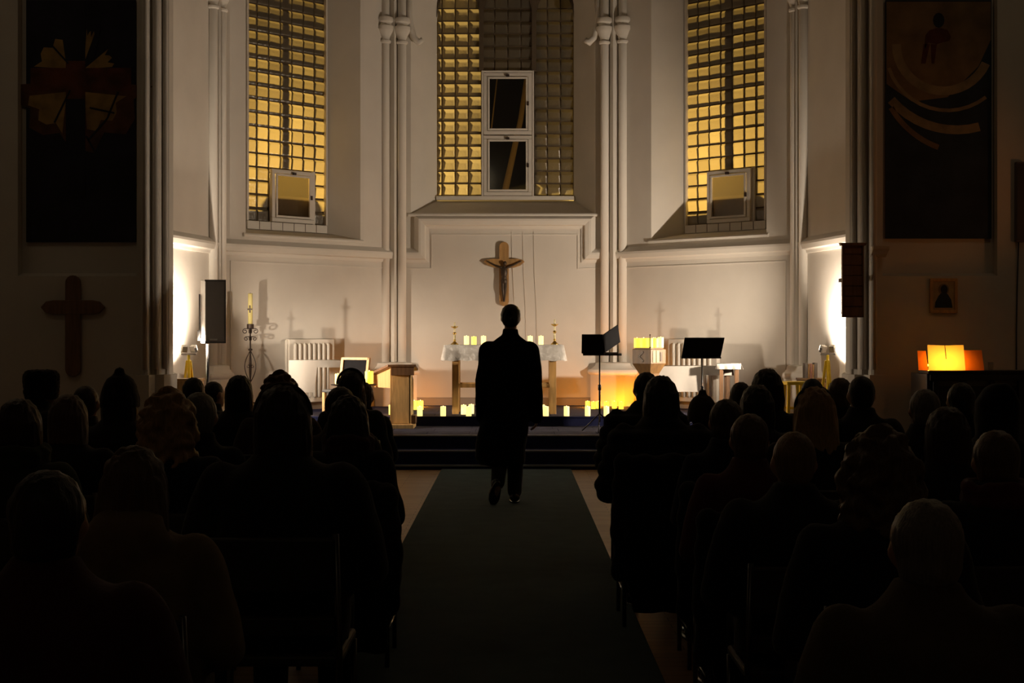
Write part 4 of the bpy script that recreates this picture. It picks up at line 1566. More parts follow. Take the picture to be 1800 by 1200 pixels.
MB().box(-0.21, 0.21, -0.20, 0.20, 0.44, 0.48).build('seat', M['black_plastic'], ch, bevel=0.01)


# candle stands beside the desk
def candle_stand(x, y, z, h, label, clabel, hot, s):
    e = empty('candle_stand', (x, y, z), 0, label, 'candle stand', 'low candle stands')
    MB().lathe([(0.012, 0.01), (0.012, h - 0.01)], (0, 0, 0), 10).build('stem', M['iron'], e, True)
    MB().lathe([(0.09, 0.0), (0.09, 0.012), (0.03, 0.02)], (0, 0, 0), 18).build('base', M['iron'], e, 'auto')
    MB().lathe([(0.03, h - 0.02), (0.085, h - 0.012), (0.088, h), (0.08, h)], (0, 0, 0), 18).build('plate', M['iron'], e, 'auto')
    put_candle(x, y, z + h + 0.002, clabel, 'candles on low stands', hot, s)


candle_stand((649 - 900) * 17.45 / 2500, 17.45, Z3T, 0.555, 'dark candle stand left of the sloping desk', 'thick bright candle on the stand left of the sloping desk', True, 1.35)
candle_stand((594 - 900) * 17.35 / 2500, 17.35, Z3T, 0.555, 'dark candle stand in front of the wooden chancel chair', 'lit candle in front of the dark chair back', False, 1.0)
point_light('candle_glow', (-1.83, 17.55, 1.02), 3.0, GLOW, 0.04)


# music stands
def music_stand(x, y, z, h, rz, wing, label):
    e = empty('music_stand', (x, y, z), rz, label, 'music stand', 'black music stands')
    MB().lathe([(0.012, 0.12), (0.012, h * 0.55), (0.009, h * 0.56), (0.009, h)], (0, 0, 0), 10).build('pole', M['black_metal'], e, True)
    MB().lathe([(0.018, h * 0.52), (0.02, h * 0.53), (0.02, h * 0.58), (0.018, h * 0.59)], (0, 0, 0), 10).build('clamp', M['black_metal'], e, True)
    for k in range(3):
        a = 2 * PI * k / 3 + 0.4
        MB().tube([(0, 0, 0.22), (0.14 * math.cos(a), 0.14 * math.sin(a), 0.10), (0.25 * math.cos(a), 0.25 * math.sin(a), 0.008)], 0.008, 6).build('leg', M['black_metal'], e, True)
    T = Matrix.Translation((0, 0, h)) @ Matrix.Rotation(math.radians(16), 4, 'X')
    if wing:
        MB().box(-0.215, 0.06, -0.008, 0.008, -0.02, 0.215, T).build('desk', M['matte_black'], e, bevel=0.003)
        T2 = T @ Matrix.Translation((0.06, 0, 0)) @ Matrix.Rotation(math.radians(48), 4, 'Z') @ Matrix.Rotation(math.radians(-13), 4, 'Y')
        MB().box(0.0, 0.30, -0.006, 0.006, -0.012, 0.222, T2).build('folder', M['matte_black'], e, bevel=0.003)
        MB().box(-0.20, 0.26, -0.06, -0.0, -0.03, -0.018, T).build('lip', M['black_metal'], e)
        MB().box(0.05, 0.22, -0.045, -0.005, -0.018, -0.004, T).build('pencil_tray', M['steel'], e)
    else:
        d = MB()
        d.add([T @ Vector(p) for p in ((-0.245, -0.008, -0.02), (0.225, -0.008, -0.02), (0.262, -0.008, 0.215), (-0.215, -0.008, 0.215), (-0.245, 0.008, -0.02), (0.225, 0.008, -0.02), (0.262, 0.008, 0.215), (-0.215, 0.008, 0.215))],
              [(0, 1, 2, 3), (7, 6, 5, 4), (0, 4, 5, 1), (1, 5, 6, 2), (2, 6, 7, 3), (3, 7, 4, 0)])
        d.build('desk', M['matte_black'], e)
        MB().box(-0.255, 0.225, -0.05, 0.0, -0.03, -0.018, T).build('lip', M['black_metal'], e)
    return e


music_stand((1054 - 900) * 16.95 / 2500, 16.95, Z3T, 0.955, 0.0, True, 'tall black music stand with an opened folder right of the altar')
music_stand((1234 - 900) * 17.1 / 2500, 17.1, Z3T, 0.915, 0.0, False, 'black music stand with a slanted desk in front of the right radiator')

# wooden font with candles
fx, fy = (1141 - 900) * 17.75 / 2500, 17.75
fn = empty('wooden_font', (fx, fy, Z3), math.radians(0), 'angular wooden pedestal box carrying a row of glowing candles', 'pedestal')
R0 = 0.212
pol = [(R0 * math.cos(a), R0 * math.sin(a)) for a in (math.radians(d) for d in (-90, 3, 90, 183))]
MB().prism(pol, 0.80, 0.985).build('head_box', M['font_oak'], fn, bevel=0.006)
MB().prism([(x * 0.85, y * 0.85) for x, y in pol], 0.985, 1.0).build('top_slab', M['walnut'], fn, bevel=0.003)
MB().loft([[(x * k, y * k, z) for x, y in pol] for k, z in ((0.5, 0.55), (0.60, 0.68), (0.98, 0.80))]).build('bowl', M['font_oak'], fn)
MB().prism([(x * 0.42, y * 0.42) for x, y in pol], 0.04, 0.56).build('stem', M['font_oak'], fn)
MB().prism([(x * 0.9, y * 0.9) for x, y in pol], 0.0, 0.05).build('base', M['font_oak'], fn, bevel=0.005)
# carved marks on the two faces turned to the nave
for fi, marks in ((3, 'chevron'), (0, 'mark')):
    a, b = Vector(pol[fi]), Vector(pol[(fi + 1) % 4])
    mid = (a + b) / 2
    t = (b - a).normalized()
    nrm = mid.normalized()
    T = Matrix(((t.x, -nrm.x, 0, mid.x), (t.y, -nrm.y, 0, mid.y), (0, 0, 1, 0.893), (0, 0, 0, 1)))
    mk = MB()
    if marks == 'chevron':
        for zb_ in ((0.03, 0.06), (0.03, -0.06)):
            mk.bar(T @ Vector((-0.045, -0.002, 0.0)), T @ Vector((zb_[0], -0.002, zb_[1])), 0.026, 0.010, up=nrm.to_3d())
        mk.build('carved_chevron', M['bronze'], fn)
    else:
        mk.box(0.035, 0.075, -0.006, 0.0, -0.06, 0.055, T)
        mk.build('carved_stroke', M['bronze'], fn)
        for xa, xb in ((-0.115, -0.06), (-0.045, 0.015)):
            MB().box(xa, xb, -0.005, 0.0, -0.075, 0.075, T).build('carved_panel', M['pale_oak'], fn, bevel=0.003)
for i, (dx, dy, lb) in enumerate(((-0.15, 0.0, 'leftmost'), (-0.075, -0.055, 'second'), (0.0, -0.10, 'middle'), (0.07, -0.055, 'fourth'), (0.145, 0.0, 'rightmost'))):
    put_candle(fx + dx, fy + dy, Z3 + 1.001, 'bright candle on the angular wooden pedestal, %s of the front five' % lb, 'candles on the wooden pedestal', i != 4, 1.05)
for i, (dx, dy, lb) in enumerate(((-0.06, 0.06, 'left'), (0.06, 0.06, 'right'))):
    put_candle(fx + dx, fy + dy, Z3 + 1.001, 'bright candle at the back of the angular wooden pedestal, %s one' % lb, 'candles on the wooden pedestal', True, 1.05)
pick = MB().lathe([(0.012, 0.0), (0.006, 0.02), (0.006, 0.15), (0.010, 0.16), (0.004, 0.17)], (0, 0, 0), 8)
o = pick.build('iron_pricket', M['iron'], None, True, loc=(fx - 0.003, fy - 0.155, Z3 + 1.0))
tag(o, 'thin dark upright pricket in front of the pedestal candles', 'pricket')
point_light('candle_glow', (fx + 0.03, fy - 0.02, Z3 + 1.19), 0.7, (1.0, 0.55, 0.1), 0.04)

# yellow stool, cabinet and books at the right
ys = empty('yellow_stool', ((1397 - 900) * 17.15 / 2500, 17.15, Z3), 0.1, 'bright yellow stool below the right corner pedestal', 'stool')
MB().box(-0.13, 0.13, -0.12, 0.12, 0.56, 0.60).build('seat', M['yellow_paint'], ys, bevel=0.006)
for sx in (-1, 1):
    for sy in (-1, 1):
        MB().bar((sx * 0.10, sy * 0.09, 0.56), (sx * 0.12, sy * 0.11, 0.0), 0.034).build('leg', M['yellow_paint'], ys)
for sy in (-1, 1):
    MB().bar((-0.105, sy * 0.10, 0.28), (0.105, sy * 0.10, 0.28), 0.02).build('rung', M['yellow_paint'], ys)
MB().bar((0, -0.10, 0.56), (0.01, -0.105, 0.28), 0.03).build('centre_brace', M['yellow_paint'], ys)
cb = empty('low_cabinet', (3.74, 17.75, Z3), 0, 'low wooden cabinet in the right corner holding upright books', 'cabinet')
MB().box(-0.16, 0.16, -0.14, 0.14, 0, 0.60).build('body', M['walnut'], cb, bevel=0.004)
MB().box(-0.17, 0.17, -0.15, 0.15, 0.60, 0.625).build('top', M['walnut'], cb, bevel=0.004)
MB().box(-0.14, 0.14, -0.152, -0.141, 0.05, 0.57).build('door', M['oak'], cb, bevel=0.003)
bx_ = -0.11
for i, (w, h, mm, lb) in enumerate(((0.04, 0.185, 'book_a', 'dark book, leftmost of the upright books on the low cabinet'), (0.02, 0.175, 'book_b', 'tan book beside the dark one on the low cabinet'),
                                    (0.03, 0.18, 'book_c', 'reddish book in the middle of the upright books'), (0.018, 0.17, 'book_b', 'thin tan book beside the reddish one'), (0.04, 0.19, 'book_a', 'dark book nearest the yellow tripod'))):
    b = empty('book', (3.74 + bx_, 17.70, Z3 + 0.625), 0, lb, 'book', 'books on the low cabinet')
    MB().box(0, w, -0.06, 0.06, 0, h).build('cover', M[mm], b, bevel=0.003)
    MB().box(0.003, w - 0.003, -0.055, 0.0605, 0.003, h - 0.006).build('pages', M['wax_white'], b)
    bx_ += w + 0.003
# small wooden box at the foot of the left pier
wb = empty('wooden_ledge_box', (-3.78, 16.72, Z3), 0, 'low wooden box beside the left work lamp', 'box')
MB().box(-0.12, 0.13, -0.16, 0.14, 0, 0.62).build('body', M['oak'], wb, bevel=0.005)
MB().box(-0.13, 0.14, -0.17, 0.15, 0.62, 0.65).build('lid', M['oak'], wb, bevel=0.005)

# ------------------------------------------------------------------ nave front wall: banners, cross, icon, board, piano
# left banner
pl = empty('painted_banner', (-4.88, WY + 0.10, 2.56), 0, 'dark painted banner with a rust cross at the left', 'painting')
MB().box(-0.62, 0.62, 0.0, 0.02, 0, 2.74).build('canvas', M['canvas_dark'], pl)


def flat(parent, polys, z, m, name):
    if name == 'pale_ring':
        mb = MB()
        for p in polys:
            mb.prism(p, -z, 0.001, 'y')
        return mb.build(name, M[m], parent)
    for p in polys:
        MB().prism(p, -z, 0.001, 'y').build(name, M[m], parent)


def fan(cx_, cz_, r, a0, a1, n=6):
    return [(cx_, cz_)] + [(cx_ + r * (0.92 + 0.12 * math.sin(i * 2.3)) * math.cos(math.radians(a0 + (a1 - a0) * i / n)),
                            cz_ + r * (0.92 + 0.12 * math.sin(i * 2.3)) * math.sin(math.radians(a0 + (a1 - a0) * i / n))) for i in range(n + 1)]


CXP, CZP = -0.06, 1.84
flat(pl, [fan(CXP, CZP, 0.85, -90, -5), fan(CXP + 0.02, CZP, 0.78, 185, 265)], 0.001, 'paint_brown', 'rust_haze')
flat(pl, [fan(CXP - 0.10, CZP + 0.12, 0.36, 98, 176), fan(CXP + 0.10, CZP + 0.12, 0.34, 4, 40), fan(CXP + 0.10, CZP + 0.2, 0.36, 70, 86),
          fan(CXP - 0.10, CZP - 0.14, 0.46, 186, 264), fan(CXP + 0.10, CZP - 0.14, 0.46, -86, -6)], 0.002, 'paint_ochre', 'ochre_panel')
flat(pl, [[(-0.57, CZP - 0.13), (0.57, CZP - 0.13), (0.57, CZP + 0.13), (-0.57, CZP + 0.13)]], 0.003, 'paint_rust', 'painted_crossbar')
flat(pl, [[(CXP - 0.11, 0.5), (CXP + 0.11, 0.5), (CXP + 0.11, 2.72), (CXP - 0.11, 2.72)]], 0.004, 'canvas_dark', 'painted_upright')
flat(pl, [[(CXP - 0.11, 1.62), (CXP + 0.11, 1.62), (CXP + 0.11, 2.05), (CXP - 0.11, 2.05)]], 0.0045, 'paint_rust', 'painted_centre')
for a, b in (((-0.35, 2.25), (-0.14, 2.02)), ((-0.30, 1.35), (-0.12, 1.72)), ((0.10, 1.52), (0.38, 1.46)), ((0.08, 1.15), (0.30, 1.40)), ((0.30, 1.40), (0.42, 1.70)), ((0.06, 1.2), (0.20, 0.95)), ((0.15, 2.1), (0.22, 2.45))):
    MB().bar((a[0], -0.003, a[1]), (b[0], -0.003, b[1]), 0.02, 0.006, up=(0, 1, 0)).build('painted_line', M['canvas_dark'], pl)

# left wooden cross
wc = empty('wooden_cross', (-4.93, WY - 0.025, 1.04), 0, 'plain wooden cross with rounded ends on the dark left wall', 'cross')
MB().prism(capsule_poly(0.085, 0.0, 1.14), -0.02, 0.02, 'y').build('upright', M['walnut'], wc, bevel=0.006)
ar = [(-0.36, 0.78), (-0.30, 0.715), (-0.22, 0.70), (0.22, 0.70), (0.30, 0.715), (0.36, 0.78), (0.30, 0.845), (0.22, 0.86), (-0.22, 0.86), (-0.30, 0.845)]
MB().prism(ar, -0.023, 0.019, 'y').build('crossbar', M['walnut'], wc, bevel=0.006)

# right banner
pr = empty('painted_banner', (4.83, WY + 0.10, 2.60), 0, 'dark painted banner with pale rings and a small standing figure at the right', 'painting')
MB().box(-0.60, 0.60, 0.0, 0.02, 0, 2.70).build('canvas', M['paint_blue'], pr)


def ring_arc(cx_, cz_, r0, r1, a0, a1, n=18, clip=0.59, zmin=0.05, zmax=2.68):
    polys = []
    for i in range(n):
        aa, bb = math.radians(a0 + (a1 - a0) * i / n), math.radians(a0 + (a1 - a0) * (i + 1) / n)
        p = [(cx_ + r * math.cos(t), cz_ + r * math.sin(t)) for r, t in ((r0, aa), (r1, aa), (r1, bb), (r0, bb))]
        if all(abs(x) <= clip and zmin <= z <= zmax for x, z in p):
            polys.append(p)
    return polys


flat(pr, [[(-0.59, 1.75), (-0.3, 1.55), (0.1, 1.6), (0.45, 1.95), (0.59, 2.25), (0.59, 2.68), (-0.59, 2.68)]], 0.001, 'paint_dusk', 'dusk_ground')
flat(pr, ring_arc(0.05, 2.2, 0.48, 0.58, 180, 345), 0.002, 'paint_pale', 'pale_ring')
flat(pr, ring_arc(0.10, 2.15, 0.68, 0.72, 180, 345), 0.002, 'paint_pale', 'pale_ring')
flat(pr, ring_arc(0.20, 2.2, 0.92, 1.02, 170, 300), 0.002, 'paint_pale', 'pale_ring')
flat(pr, ring_arc(0.35, 2.0, 1.0, 1.06, 185, 250), 0.002, 'paint_dusk', 'pale_ring')
fig = [[(-0.16, 2.14), (-0.15, 2.30), (-0.10, 2.36), (-0.03, 2.38), (0.03, 2.38), (0.10, 2.36), (0.14, 2.28), (0.12, 2.24), (-0.02, 2.20), (-0.12, 2.22)],
       [(-0.20, 1.98), (-0.15, 1.98), (-0.10, 2.20), (-0.17, 2.20)], [(-0.08, 1.98), (-0.05, 1.98), (-0.02, 2.2), (-0.09, 2.2)]]
flat(pr, fig, 0.004, 'paint_red', 'painted_figure')
flat(pr, [[(0.065 * math.cos(2 * PI * i / 12), 2.47 + 0.085 * math.sin(2 * PI * i / 12)) for i in range(12)]], 0.004, 'canvas_dark', 'painted_head')

# small picture
ic = empty('framed_picture', (4.85, WY - 0.02, 1.755), 0, 'small framed picture of a dark haloed figure above the piano', 'picture')
fm = MB()
fm.box(-0.155, 0.155, -0.015, 0.018, 0.355, 0.39).box(-0.155, 0.155, -0.015, 0.018, 0, 0.035).box(-0.155, -0.12, -0.015, 0.018, 0.035, 0.355).box(0.12, 0.155, -0.015, 0.018, 0.035, 0.355)
fm.build('frame', M['oak'], ic, bevel=0.004)
MB().box(-0.125, 0.125, 0.0, 0.012, 0.03, 0.36).build('panel', M['picture_ground'], ic)
flat(ic, [[(0.0 + 0.062 * math.cos(2 * PI * i / 16), 0.265 + 0.066 * math.sin(2 * PI * i / 16)) for i in range(16)]], 0.001, 'paint_pale', 'halo')
flat(ic, [[(-0.10, 0.06), (0.10, 0.06), (0.085, 0.15), (0.05, 0.205), (0.03, 0.225), (-0.03, 0.225), (-0.06, 0.19), (-0.095, 0.12)]], 0.002, 'paint_blue', 'painted_robe')
flat(ic, [[(0.005 + 0.040 * math.cos(2 * PI * i / 14), 0.265 + 0.052 * math.sin(2 * PI * i / 14)) for i in range(14)]], 0.003, 'canvas_dark', 'painted_head')

# hymn board on the right pier
hb = empty('hymn_board', (3.80, 15.86, 1.705), 0, 'brown hanging board with slats on the right pier', 'board')
MB().box(-0.115, 0.115, 0.0, 0.03, 0, 0.80).build('back_board', M['walnut'], hb)
for i in range(6):
    z0 = 0.01 + i * 0.115
    MB().box(-0.105, 0.105, -0.012, 0.0, z0, z0 + 0.103).build('slat', M['walnut'], hb, bevel=0.003)
MB().box(-0.10, 0.10, -0.012, 0.0, 0.71, 0.775).build('header', M['walnut'], hb, bevel=0.003)
for sx in (-1, 1):
    MB().box(sx * 0.1125 - 0.0075, sx * 0.1125 + 0.0075, -0.02, 0.03, 0, 0.80).build('side_rail', M['walnut'], hb, bevel=0.002)
MB().prism([(-0.135, 0.80), (0.135, 0.80), (0.15, 0.83), (-0.15, 0.83)], -0.04, 0.04, 'y').build('cornice', M['walnut'], hb)
MB().box(-0.10, 0.10, 0.03, 0.25, 0.4, 0.44).build('wall_bracket', M['iron'], hb)

# column speaker and cable at the right edge
cs = empty('column_speaker', (5.70, WY - 0.034, 2.55), 0, 'slim wall speaker with a cable at the right edge', 'loudspeaker')
MB().box(-0.05, 0.05, -0.034, 0.033, 0, 0.90).build('cabinet', M['speaker_grille'], cs, bevel=0.006)
MB().box(-0.042, 0.042, -0.040, -0.034, 0.02, 0.88).build('grille', M['black_plastic'], cs)
MB().tube([(-0.01, 0.01, 0.0), (-0.02, 0.02, -0.5), (-0.03, 0.02, -1.0), (-0.03, 0.02, -2.0)], 0.008, 6).build('cable', M['black_plastic'], cs, True)

# piano seen from behind
pn = empty('upright_piano', (5.05, 14.95, 0), 0, 'dark upright piano seen from behind under the picture', 'piano')
PW = 0.66
MB().box(-PW, PW, 0.05, 0.33, 0.10, 1.10).build('case', M['piano_black'], pn, bevel=0.005)
MB().box(-PW - 0.02, PW + 0.02, -0.02, 0.36, 1.10, 1.135).build('lid', M['piano_black'], pn, bevel=0.006)
for sx in (-1, 1):
    MB().box(sx * (PW + 0.01) - 0.02, sx * (PW + 0.01) + 0.02, 0.0, 0.60, 0.0, 1.10).build('side_panel', M['piano_black'], pn, bevel=0.006)
for i in range(5):
    x = -PW + 0.06 + i * (2 * PW - 0.12) / 4
    MB().box(x - 0.028, x + 0.028, -0.02, 0.05, 0.08, 1.02).build('back_post', M['piano_black'], pn, bevel=0.004)
for i in range(4):
    xa = -PW + 0.06 + i * (2 * PW - 0.12) / 4 + 0.032
    xb = -PW + 0.06 + (i + 1) * (2 * PW - 0.12) / 4 - 0.032
    MB().box(xa, xb, 0.03, 0.05, 0.97, 1.03).build('back_panel', M['piano_back'], pn)
MB().box(-PW, PW, -0.02, 0.05, 1.03, 1.095).build('top_rail', M['piano_black'], pn, bevel=0.004)
MB().box(-PW, PW, -0.01, 0.04, 0.08, 0.16).build('bottom_rail', M['piano_black'], pn, bevel=0.004)
MB().box(-PW, PW, 0.33, 0.60, 0.62, 0.72).build('key_bed', M['piano_black'], pn, bevel=0.004)
MB().box(-PW + 0.05, PW - 0.05, 0.36, 0.52, 0.72, 0.735).build('keyboard', M['wax_white'], pn)
# glowing music on the piano
YS = 15.03


def X_(px, y=YS):
    return (px - 900) * y / 2500


zp = 1.135
mu = empty('music_book', (X_(1664), YS, zp), 0, 'open music book glowing yellow on the piano', 'book')
for sx in (-1, 1):
    mbk = MB()
    w = 0.192 if sx < 0 else 0.197
    mbk.add([(0, 0.012, 0), (sx * w, -0.006, 0), (sx * w * 0.985, 0.05, 0.268), (0, 0.062, 0.262)], [(0, 1, 2, 3)])
    mbk.build('page', M['paper'], mu)
MB().bar((0, 0.016, 0.12), (0, 0.064, 0.264), 0.006).build('spine', M['book_c'], mu)
for (pxa, pxb, h, lb) in ((1617, 1634, 0.205, 'orange glowing sheet left of the open music book'), (1695, 1733, 0.212, 'orange glowing sheet right of the open music book')):
    s = MB()
    a, b = X_(pxa), X_(pxb)
    s.add([(a, YS + 0.05, zp), (b, YS + 0.05, zp), (b - 0.008, YS + 0.11, zp + h), (a + 0.004, YS + 0.11, zp + h)], [(0, 1, 2, 3)])
    tag(s.build('music_sheet', M['folder']), lb, 'sheet music', 'glowing music sheets')
lp = empty('piano_lamp', (X_(1664), YS + 0.22, zp), 0, 'small orange lamp behind the music on the piano', 'lamp')
M['lamp_orange'] = mat('orange_lamp_tube', (1, 0.6, 0.2), 0.4, emis=(1.0, 0.45, 0.05), estr=8.0)
MB().box(-0.10, 0.10, -0.03, 0.03, 0, 0.02).build('base', M['black_plastic'], lp, bevel=0.004)
MB().lathe([(0.011, -0.17), (0.011, 0.17)], (0, 0, 0), 10).build('tube', M['lamp_orange'], lp)
lp.children[-1].rotation_euler = (0, PI / 2, 0)
lp.children[-1].location = (0, 0, 0.05)
MB().box(-0.18, 0.18, 0.012, 0.05, 0.02, 0.10).build('shade', M['black_metal'], lp)
for dx in (-0.13, 0.0, 0.13):
    s_ = spot_light('piano_lamp_light', (X_(1664) + dx, YS + 0.20, zp + 0.055), (X_(1664) + dx * 1.2, YS, zp + 0.075), 4.6, (1.0, 0.40, 0.03), 150, 0.6, 0.02)
gl = empty('water_glass', (X_(1744), YS + 0.05, zp), 0, 'small glass standing on the piano lid', 'glass')
MB().lathe([(0.022, 0), (0.028, 0.002), (0.030, 0.085), (0.028, 0.085), (0.024, 0.006)], (0, 0, 0), 14).build('tumbler', M['clear'], gl, True)


# ------------------------------------------------------------------ people
CLOTH = {
    'black': (0.010, 0.010, 0.012), 'navy': (0.010, 0.013, 0.028), 'charcoal': (0.022, 0.021, 0.021), 'brown': (0.045, 0.028, 0.018),
    'burgundy': (0.085, 0.014, 0.018), 'red': (0.055, 0.012, 0.010), 'olive': (0.085, 0.065, 0.030), 'beige': (0.20, 0.150, 0.085), 'green': (0.040, 0.052, 0.025),
    'grey': (0.07, 0.068, 0.065), 'teal': (0.014, 0.030, 0.034)}
HAIRC = {'black': (0.008, 0.007, 0.006), 'brown': (0.035, 0.018, 0.010), 'auburn': (0.075, 0.026, 0.012), 'blonde': (0.40, 0.26, 0.12), 'fair': (0.20, 0.13, 0.065),
         'grey': (0.17, 0.16, 0.145), 'lightbrown': (0.10, 0.060, 0.030)}
CM = {k: mat('fabric_' + k, c, 0.9, bump=0.35, bscale=90, var=0.25, vscale=9, spec=0.2, sheen=0.15, bdist=0.004) for k, c in CLOTH.items()}
HM = {k: mat('hair_' + k, c, 0.45, bump=0.6, bscale=1.0, var=0.3, vscale=1.0, stretch=(170, 170, 9), spec=0.4, bdist=0.004) for k, c in HAIRC.items()}


def person(label, px, top, D, hairk, hairc, coat, coatc, turn=0.0, hatk=None, hatc='black', scarf=None, wide=1.0, extra=0.0):
    """seated person whose head top shows at (px, top) when sitting in the row at distance D"""
    x = (px - 900) * D / 2500.0
    ztop = 1.5 - (top - 590) * D / 2500.0
    htop = 1.300
    if hatk in ('beanie',):
        htop = 1.335
    elif hatk == 'fur':
        htop = 1.308
    elif hatk == 'hood':
        htop = 1.318
    elif hairk == 'bun':
        htop = 1.325
    elif hairk == 'curly':
        htop = 1.308
    s = ztop / htop
    e = empty('person', (x, D, 0), turn, label, 'person', 'seated congregation')
    e.scale = (s * wide, s, s)
    mesh_obj('body', ME['body'], M['skin'], e)
    mesh_obj('coat', ME[coat], CM[coatc], e)
    mesh_obj('trousers', ME['trousers'], M['trouser'], e)
    for k in (-1, 1):
        so = mesh_obj('shoe', ME['shoe'], M['shoe'], e)
        so.location = (k * 0.115, 0.46, 0)
    if hairk:
        mesh_obj('hair', ME[hairk], HM[hairc], e)
    if hatk:
        mesh_obj({'beanie': 'knitted_hat', 'fur': 'fur_hat', 'hood': 'raised_hood', 'headband': 'headband'}[hatk], ME[hatk], CM[hatc], e)
    if scarf:
        mesh_obj('scarf', ME['scarf'], CM[scarf], e)
    return e, x, s


def chair_proto():
    e = empty('audience_chair')
    for k in (-1, 1):
        MB().tube([(k * 0.21, -0.22, 0.0), (k * 0.21, -0.21, 0.43), (k * 0.205, -0.26, 0.84)], 0.011, 8).build('back_leg', M['chrome'], e, True)
        MB().tube([(k * 0.21, 0.20, 0.0), (k * 0.21, 0.20, 0.42)], 0.011, 8).build('leg', M['chrome'], e, True)
        MB().tube([(k * 0.21, -0.20, 0.18), (k * 0.21, 0.20, 0.18)], 0.007, 6).build('side_stretcher', M['chrome'], e, True)
    MB().box(-0.215, 0.215, -0.20, 0.23, 0.415, 0.452).build('seat', M['black_plastic'], e, bevel=0.012)
    T = Matrix.Translation((0, -0.222, 0.52)) @ Matrix.Rotation(math.radians(7), 4, 'X')
    MB().box(-0.20, 0.20, -0.014, 0.014, 0.0, 0.06, T).build('lower_rail', M['black_plastic'], e, bevel=0.006)
    MB().box(-0.205, 0.205, -0.014, 0.014, 0.14, 0.31, T).build('backrest', M['black_plastic'], e, bevel=0.008)
    return e




def draped_coat_mesh():
    m = MB()
    m.loft([ering(xo, yo, z, rx, ry) for z, rx, ry, yo, xo in ((0.10, 0.20, 0.035, -0.30, 0.02), (0.22, 0.215, 0.045, -0.295, 0.01), (0.45, 0.22, 0.045, -0.285, 0.0),
                                                         (0.70, 0.225, 0.045, -0.285, 0), (0.84, 0.235, 0.055, -0.275, 0), (0.885, 0.22, 0.045, -0.265, 0), (0.90, 0.15, 0.025, -0.262, 0))])
    for k in (-1, 1):
        m.limb([((k * 0.215, -0.285, 0.85), 0.052), ((k * 0.245, -0.30, 0.58), 0.045), ((k * 0.235, -0.30, 0.30), 0.040)])
    return remesh(m, 0.013, 2, lumps=0.022, lfreq=11)


